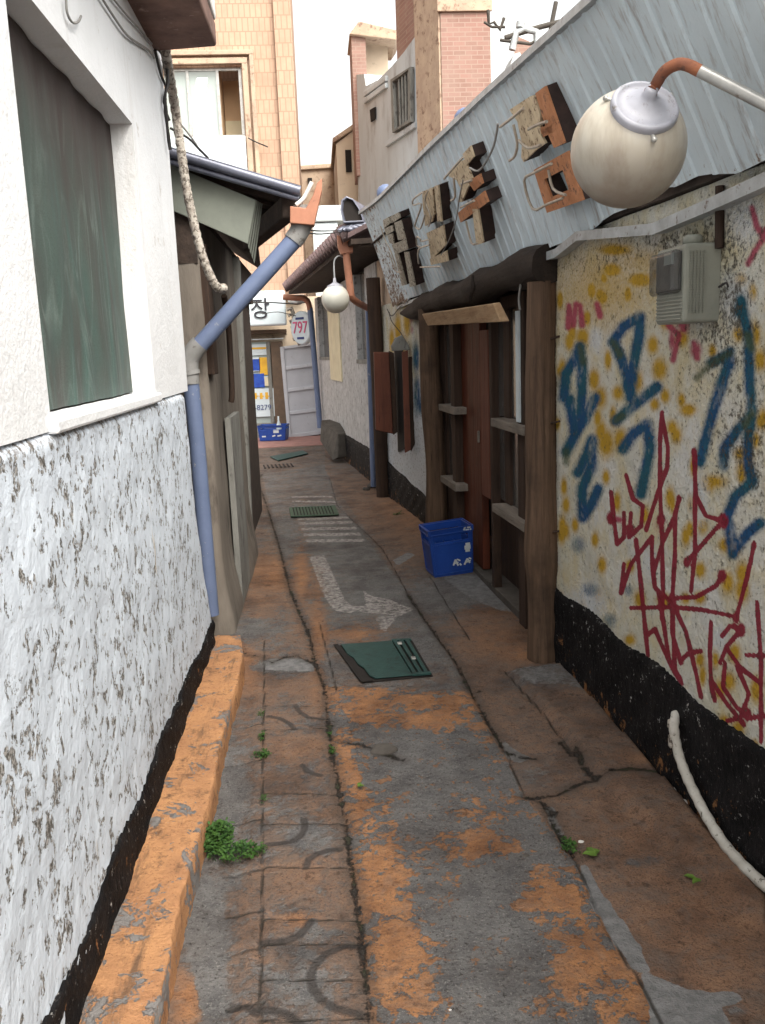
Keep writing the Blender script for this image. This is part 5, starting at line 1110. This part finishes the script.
# rooftop pipes and gate frame behind the panel top
RP=thing('rooftop_pipework','rusty pipes and frames against the sky above the sheet metal front','pipes',Yp(515,60,12.5))
def rp(l,r,mat='rust_arm',Y=12.5): m=MB();m.tube([Yp(x,y,Y) for x,y in l],r,8);return m.build('pipe',Mt[mat],RP)
for l,r,mt in (([(488,10),(489,24),(494,22),(500,30),(504,18)],.022,'stone'),([(484,22),(492,27),(505,27)],.018,'stone'),([(512,50),(516,33),(524,29),(536,32),(537,45)],.05,'flashing'),([(505,38),(520,33),(540,27),(560,22)],.035,'stone'),([(520,28),(521,22)],.06,'flashing'),([(556,2),(552,22),(548,45)],.03,'stone'),([(500,40),(530,44),(560,30)],.022,'stone')): rp(l,r,mt)
m=MB();a=Yp(508,78,12.6);b=Yp(580,38,12.6);m.prism([(a[0],12.6,0.),(b[0]+1,12.6,0.),(b[0]+1,12.6,b[2]-.3),(a[0],12.6,a[2])],(0,.5,0));m.build('low_wall',Mt['red_brick'],RP)
m=MB();m.prism([Yp(x,y,7.2) for x,y in ((508,72),(514,54),(520,52),(524,62),(516,72))],(0,.3,0));tag(m.build('bent_sheet',Mt['flashing'],base=Yp(515,62,7.2)),'bent grey sheet sticking up where the metal front steps','sheet')
# ------------------------------------------------------------------ crates
def crate(label,loc,rz,w,d,h,tilt=(0,0),name='bottle_crate'):
    C=thing(name,label,'crate',loc,None)
    R=Matrix.Translation(Vector(loc))@Euler((tilt[0],tilt[1],rz)).to_matrix().to_4x4()
    t=.012;tp=.90
    def side(p0,p1):
        # tapered side wall with a handle slot, as ring + rim
        A=Vector((p0[0]*tp,p0[1]*tp,0));B=Vector((p1[0]*tp,p1[1]*tp,0));C1=Vector((p1[0],p1[1],h));D1=Vector((p0[0],p0[1],h))
        n=(B-A).cross(D1-A).normalized()
        P=lambda u,v:A.lerp(B,u).lerp(D1.lerp(C1,u),v)
        m=MB();o=[P(0,0),P(1,0),P(1,1),P(0,1)];i=[P(.10,.74),P(.90,.74),P(.90,.86),P(.10,.86)]
        m.ring([R@x for x in o],[R@x for x in i],(R.to_3x3()@(-n*t)))
        m.ring([R@(x+n*.001) for x in (P(-.01,.90),P(1.01,.90),P(1.01,1.02),P(-.01,1.02))],[R@(x+n*.001) for x in (P(.02,.92),P(.98,.92),P(.98,1.0),P(.02,1.0))],R.to_3x3()@(n*.009))
        for v in (.06,.68): m.prism([R@P(.02,v),R@P(.98,v),R@P(.98,v+.02),R@P(.02,v+.02)],R.to_3x3()@(n*.006))
        for u in (.02,.96): m.prism([R@P(u,.06),R@P(u+.03,.06),R@P(u+.03,.9),R@P(u,.9)],R.to_3x3()@(n*.006))
        return m.build('side',Mt['blue_crate'],C,bevel=.0018),P,n
    cs=[(-w/2,-d/2),(w/2,-d/2),(w/2,d/2),(-w/2,d/2)]
    S=[side(cs[k],cs[(k+1)%4]) for k in range(4)]
    m=MB();m.box((-w/2*tp+.01,-d/2*tp+.01,.01),(w/2*tp-.01,d/2*tp-.01,.022),R)
    m.build('bottom',Mt['blue_crate'],C)
    m=MB()
    for k in range(1,4): x=(-.5+k/4)*w*.9;m.box((x-.003,-d/2*.86,.022),(x+.003,d/2*.86,h*.62),R)
    for k in range(1,3): y=(-.5+k/3)*d*.9;m.box((-w/2*.86,y-.003,.022),(w/2*.86,y+.003,h*.60),R)
    m.build('divider',Mt['blue_crate'],C)
    return C,S,R
loc=((G(433,580)[0]+G(470,573)[0])/2+.045,6.03,.012)
C,S,R=crate('blue plastic bottle crate standing by the pub door in the middle of the alley',(.868,6.02,.012),math.radians(9),.315,.23,.345,(math.radians(1.5),math.radians(-4)))
o,P,n=S[0]
def marks(P,n,R,L,mat,par):
    m=MB()
    for u0,v0,u1,v1,w in L:
        a=P(u0,v0);b=P(u1,v1);d=(b-a).normalized();s=n.cross(d)*w
        m.prism([R@(a-s+n*.0015),R@(b-s+n*.0015),R@(b+s+n*.0015),R@(a+s+n*.0015)],R.to_3x3()@(n*.002))
    o=m.build('white_print',Mt[mat],par);return o
marks(P,n,R,[(.50,.22,.56,.34,.006),(.56,.34,.62,.20,.006),(.52,.26,.63,.27,.005),(.60,.34,.68,.30,.005),(.66,.24,.70,.20,.006),(.78,.20,.86,.32,.006),(.86,.32,.92,.22,.006),(.80,.24,.94,.27,.005),(.90,.33,.96,.30,.005)],'white_mark',C)
marks(P,n,R,[(.82,.50,.93,.50,.012),(.80,.56,.95,.56,.014),(.83,.62,.94,.62,.012)],'white_mark',C)
marks(P,n,R,[(.80,.93,.84,1.0,.006),(.84,.93,.92,.93,.006),(.88,.99,.96,.97,.007),(.94,.90,.98,.94,.006)],'white_mark',C)
C2,S2,R2=crate('blue bottle crate on the red paving in front of the distant shop',(Q(277,440,16.3)[0]-.05,16.3,.025),math.radians(-8),.52,.36,.28)
m=MB();a=(Q(279,433,16.2)[0],16.3,.08);m.lathe([(.05,0),(.05,.2),(.015,.3),(.015,.38),(.001,.38)],a,(0,0,1),12);tag(m.build('bottle',Mt['white_sign'],base=a),'pale bottle sticking out of the far blue crate','bottle')
o,P,n=S2[0];marks(P,n,R2,[(.1,.3,.25,.3,.012),(.5,.3,.62,.35,.012),(.7,.3,.85,.35,.012),(.55,.62,.75,.62,.03)],'white_mark',C2)
# ------------------------------------------------------------------ drain covers
g=[Vector(G(x,y,.012)) for x,y in ((341,645),(411,640),(431,674),(364,680))]
DC=thing('drain_cover','green metal drain cover with slotted right edge and broken left corner','drain cover',tuple(sum(g,Vector())/4))
Lg=lambda u,v:g[0].lerp(g[1],u).lerp(g[3].lerp(g[2],u),v)
m=MB();P_=[Lg(.10,.0),Lg(.72,0),Lg(.72,1),Lg(.20,1),Lg(.12,.92),Lg(.10,.72),Lg(.04,.62),Lg(.06,.40),Lg(-.0,.30),Lg(.0,0)];P_=[Lg(0,0),Lg(.72,0),Lg(.72,1),Lg(.17,1),Lg(.115,.93),Lg(.105,.72),Lg(.055,.60),Lg(.05,.42),Lg(.0,.30)]
m.prism(P_,(0,0,.006));m.build('plate',Mt['green_metal'],DC,bevel=.002)
m=MB()
for k in range(3):
    u=.735+k*.088;m.prism([Lg(u,0),Lg(u+.055,0),Lg(u+.055,1),Lg(u,1)],(0,0,.010))
m.prism([Lg(.72,-.02),Lg(1.0,-.02),Lg(1.0,.03),Lg(.72,.03)],(0,0,.011));m.prism([Lg(.72,.97),Lg(1.0,.97),Lg(1.0,1.02),Lg(.72,1.02)],(0,0,.011))
m.build('slotted_edge',Mt['green_metal'],DC,bevel=.0015)
m=MB()
for u,v in ((.80,.14),(.87,.60)):
    a=Lg(u,v);m.box((a.x-.012,a.y-.018,a.z+.010),(a.x+.012,a.y+.018,a.z+.016))
m.build('latch',Mt['chrome'],DC,bevel=.003)
m=MB();m.prism([Lg(-.02,-.02)-Vector((0,0,.008)),Lg(1.02,-.02)-Vector((0,0,.008)),Lg(1.02,1.03)-Vector((0,0,.008)),Lg(-.02,1.03)-Vector((0,0,.008))],(0,0,.003));m.build('dark_pit',Mt['void'],DC)
m=MB();m.prism([Lg(-.10,-.03),Lg(-.035,-.03),Lg(.0,.32),Lg(.045,.45),Lg(.04,.62),Lg(.07,.72),Lg(.07,.95),Lg(-.06,1.03)],(0,0,.002));m.prism([Lg(-.04,.95),Lg(.10,.95),Lg(.12,1.04),Lg(-.05,1.05)],(0,0,.003));m.build('broken_gap_shade',Mt['void'],DC)  # near-black sheets paint the shade of the hole along the broken edge
g2=[Vector(G(x,y,.012)) for x,y in ((289,508),(335,506),(339,515),(291,517))];G2=thing('drain_grate','dull green slotted drain grate farther down the alley, among faded white stripes','drain grate',g2[0])
m=MB();m.ring(g2,[g2[0].lerp(g2[2],.06),g2[1].lerp(g2[3],.06),g2[2].lerp(g2[0],.06),g2[3].lerp(g2[1],.06)],(0,0,.008));m.build('frame',Mt['green_grate'],G2)
m=MB();L3=lambda u,v:g2[0].lerp(g2[1],u).lerp(g2[3].lerp(g2[2],u),v)
for k in range(14): m.prism([L3(.03+k*.068,.05),L3(.03+k*.068+.042,.05),L3(.03+k*.068+.042,.95),L3(.03+k*.068,.95)],(0,0,.006))
m.build('bars',Mt['green_grate'],G2);m=MB();m.prism([p-Vector((0,0,.006)) for p in g2],(0,0,.003));m.build('dark_pit',Mt['void'],G2)
q=[Vector(G(x,y,.014)) for x,y in ((270,457),(303,451),(308,454),(278,461))];m=MB();m.prism(q,(0,0,.012));tag(m.build('green_mat',Mt['green_metal'],base=q[0],bevel=.004),'small green metal plate on the ground near the red paving','drain cover')
q=[Vector(G(x,y,.012)) for x,y in ((262,465),(293,463),(296,467),(264,469))];G3=thing('drain_grate','dark slotted drain slot just this side of the small green plate','drain grate',q[0]);m=MB();L4=lambda u,v:q[0].lerp(q[1],u).lerp(q[3].lerp(q[2],u),v)
for k in range(8): m.prism([L4(k/8+.02,.1),L4(k/8+.07,.1),L4(k/8+.07,.9),L4(k/8+.02,.9)],(0,0,.006))
m.build('slots',Mt['void'],G3)
# stone slab leaning
b=[Vector(G(x,y)) for x,y in ((322,441),(333,452),(340,462))]
q=[Yp(321,420,13.4),Yp(331,424,13.2),Yp(338,434,12.7),Yp(338,458,12.6),Yp(332,460,12.6),Yp(320,441,13.4)]
m=MB();m.prism(q,(.14,.10,0));tag(m.build('stone_slab',Mt['stone'],base=q[4],bevel=.015),'grey stone slab leaning against the far house wall by its corner','stone')
for (x,y,s,l) in ((372,487,.09,'small rubble heap at the foot of the dark timber post'),(364,490,.05,'pale little stone on the ground left of the rubble heap')):
    c_=G(x,y);m=MB()
    for k in range(5):
        a=Vector(c_)+Vector((random.uniform(-s,s),random.uniform(-s,s),s*.25));m.sphere(a,s*random.uniform(.3,.6),(random.random(),random.random(),1),7,5)
    tag(m.build('rubble',Mt['stone'],base=c_),l,'stones')
# mortar lump
c_=G(384,751);
def lump(x,y,s,name,label,mat='stone',h=.25):
    c_=G(x,y);m=MB();m.sphere((0,0,0),1,(0,0,1),14,8);m.v=[(c_[0]+a*s*(1+.2*math.sin(5*b+a*3)),c_[1]+b*s*.9,c_[2]+max(c,-.2)*s*h) for a,b,c in m.v]
    return tag(m.build(name,Mt[mat],base=c_),label,'stone')
lump(384,750,.055,'mortar_lump','dark round mortar lump set in the floor below the green drain cover','stone',.35)
for k,(x,y,s,l) in enumerate(((581,842,.010,'tiny pale pebble near the crack on the right'),(686,846,.016,'pale stone chip lying near the hose'),(450,1012,.012,'pale coin-like pebble in the foreground'),(526,856,.012,'dark splinter on the concrete left of the diagonal crack'),(684,803,.022,'grey fragment at the foot of the wall beside the hose'),(676,790,.016,'white chip under the hose'))): lump(x,y,s,'pebble',l,'stone' if k in(3,) else 'white_slab',.5)
# ------------------------------------------------------------------ weeds and leaves
def leafmesh(m,c,L,w,az,el):
    d=Vector((math.cos(az)*math.cos(el),math.sin(az)*math.cos(el),math.sin(el)));s=d.cross(Vector((0,0,1))).normalized()*w
    up=s.cross(d).normalized();c=Vector(c);p=[c,c+d*L*.35+s+up*w*.3,c+d*L*.75+s*.7+up*w*.2,c+d*L-Vector((0,0,L*.12)),c+d*L*.75-s*.7+up*w*.2,c+d*L*.35-s+up*w*.3,c+d*L*.5-up*w*.1]
    m.add(p,[(0,1,6),(1,2,6),(2,3,6),(3,4,6),(4,5,6),(5,0,6)],True)
def weed(x,y,rx,ry,n,h,L,label,mat='leaf'):
    c_=G(x,y);m=MB()
    for k in range(n):
        a=random.uniform(0,6.28);rr=math.sqrt(random.random());b=Vector((c_[0]+math.cos(a)*rx*rr,c_[1]+math.sin(a)*ry*rr,0))
        hh=h*random.uniform(.3,1)*(1.15-rr*.7);t=b+Vector((random.uniform(-.01,.01),random.uniform(-.01,.01),hh))
        if k%5==0:m.tube([b,t],.0012,4,False)
        leafmesh(m,t,L*random.uniform(.6,1.2),L*random.uniform(.2,.36),random.uniform(0,6.28),random.uniform(-.3,.9))
    o=m.build('weed',Mt[mat],base=c_);return tag(o,label,'weed','weeds in the pavement joints')
weed(218,842,.050,.085,380,.06,.020,'largest leafy green weed clump, against the orange ledge')
weed(236,856,.085,.045,230,.045,.018,'low green weed spreading right from the largest clump')
weed(262,757,.03,.02,90,.03,.013,'green weed in the tile joint, farther than the largest clump')
weed(262,738,.012,.03,50,.03,.011,'narrow green tuft just beyond the joint weed')
weed(261,715,.010,.03,26,.02,.010,'thin green tuft in the tile joint nearest the ledge end')
weed(264,800,.008,.03,26,.018,.009,'tiny green tuft in the joint beyond the low spreading weed')
weed(264,850,.010,.03,30,.02,.009,'tiny green tuft at the tip of the low spreading weed')
weed(332,752,.010,.035,50,.022,.010,'dark green tuft in the long central joint')
weed(330,735,.006,.02,18,.015,.009,'small green tuft beyond the dark one in the long central joint')
weed(570,848,.022,.04,70,.022,.014,'dark green growth inside the broken crack on the right')
weed(400,517,.05,.05,60,.05,.030,'small green weed on the orange mound beyond the blue crate')
weed(468,531-4,.02,.02,12,.01,.02,'little greenery at the crate') if False else None
def fallen(x,y,s,az,label,n=2):
    c_=G(x,y,.006);m=MB()
    for k in range(n): leafmesh(m,(c_[0]+.2*s*k,c_[1]-.15*s*k,c_[2]+.004*k),s,s*.28,az+k*1.1,.12)
    tag(m.build('fallen_leaf',Mt['leaf_light'],base=c_),label,'leaf','fallen leaves')
fallen(590,856,.05,.6,'bright green fallen leaf beside the broken crack',3);fallen(697,879,.04,2.6,'light green leaf lying on the bare right-hand floor',2);fallen(357,787,.03,.2,'pale yellow-green leaf in the central joint',2)
# ------------------------------------------------------------------ light, sky, camera
w=bpy.data.worlds.new('World');scene.world=w;w.use_nodes=True;nt=w.node_tree;bg=nt.nodes['Background']
sky=nt.nodes.new('ShaderNodeTexSky');sky.sky_type='NISHITA';sky.sun_disc=False;EL=math.radians(50);AZ=math.radians(152)   # azimuth from +Y, clockwise
sky.sun_elevation=EL;sky.sun_rotation=AZ;sky.air_density=1.;sky.dust_density=6.;sky.ozone_density=1.
hs_=nt.nodes.new('ShaderNodeHueSaturation');hs_.inputs['Saturation'].default_value=.25;hs_.inputs['Value'].default_value=1.6
nt.links.new(sky.outputs[0],hs_.inputs['Color']);mx_=nt.nodes.new('ShaderNodeMix');mx_.data_type='RGBA';mx_.blend_type='MULTIPLY';mx_.inputs[0].default_value=1;mx_.inputs[7].default_value=(1.03,1.,.93,1);nt.links.new(hs_.outputs[0],mx_.inputs[6]);nt.links.new(mx_.outputs[2],bg.inputs['Color']);bg.inputs['Strength'].default_value=.15
sl=bpy.data.lights.new('sun','SUN');sl.energy=.5;sl.angle=math.radians(40);sl.color=(1,.96,.90);so=bpy.data.objects.new('sun',sl);COL.objects.link(so)
sd=Vector((math.sin(AZ)*math.cos(EL),math.cos(AZ)*math.cos(EL),math.sin(EL)));so.rotation_euler=(-sd).to_track_quat('-Z','Y').to_euler();so.location=sd*30
cd=bpy.data.cameras.new('camera');co=bpy.data.objects.new('camera',cd);COL.objects.link(co);scene.camera=co
M=Matrix((( RT[0],UP[0],-FW[0],0),(RT[1],UP[1],-FW[1],0),(RT[2],UP[2],-FW[2],H),(0,0,0,1)));co.matrix_world=M
cd.sensor_fit='VERTICAL';cd.sensor_height=24.;cd.lens=F/1024*24.;cd.clip_start=.02;cd.clip_end=2000
scene.view_settings.view_transform='Standard';scene.view_settings.look='None';scene.view_settings.gamma=1;scene.view_settings.exposure=EXPO
for o in bpy.data.objects:
    if '_b' in o: del o['_b']

for k_ in ('max_bounces','diffuse_bounces'): setattr(scene.cycles,k_,5 if k_=='max_bounces' else 3)
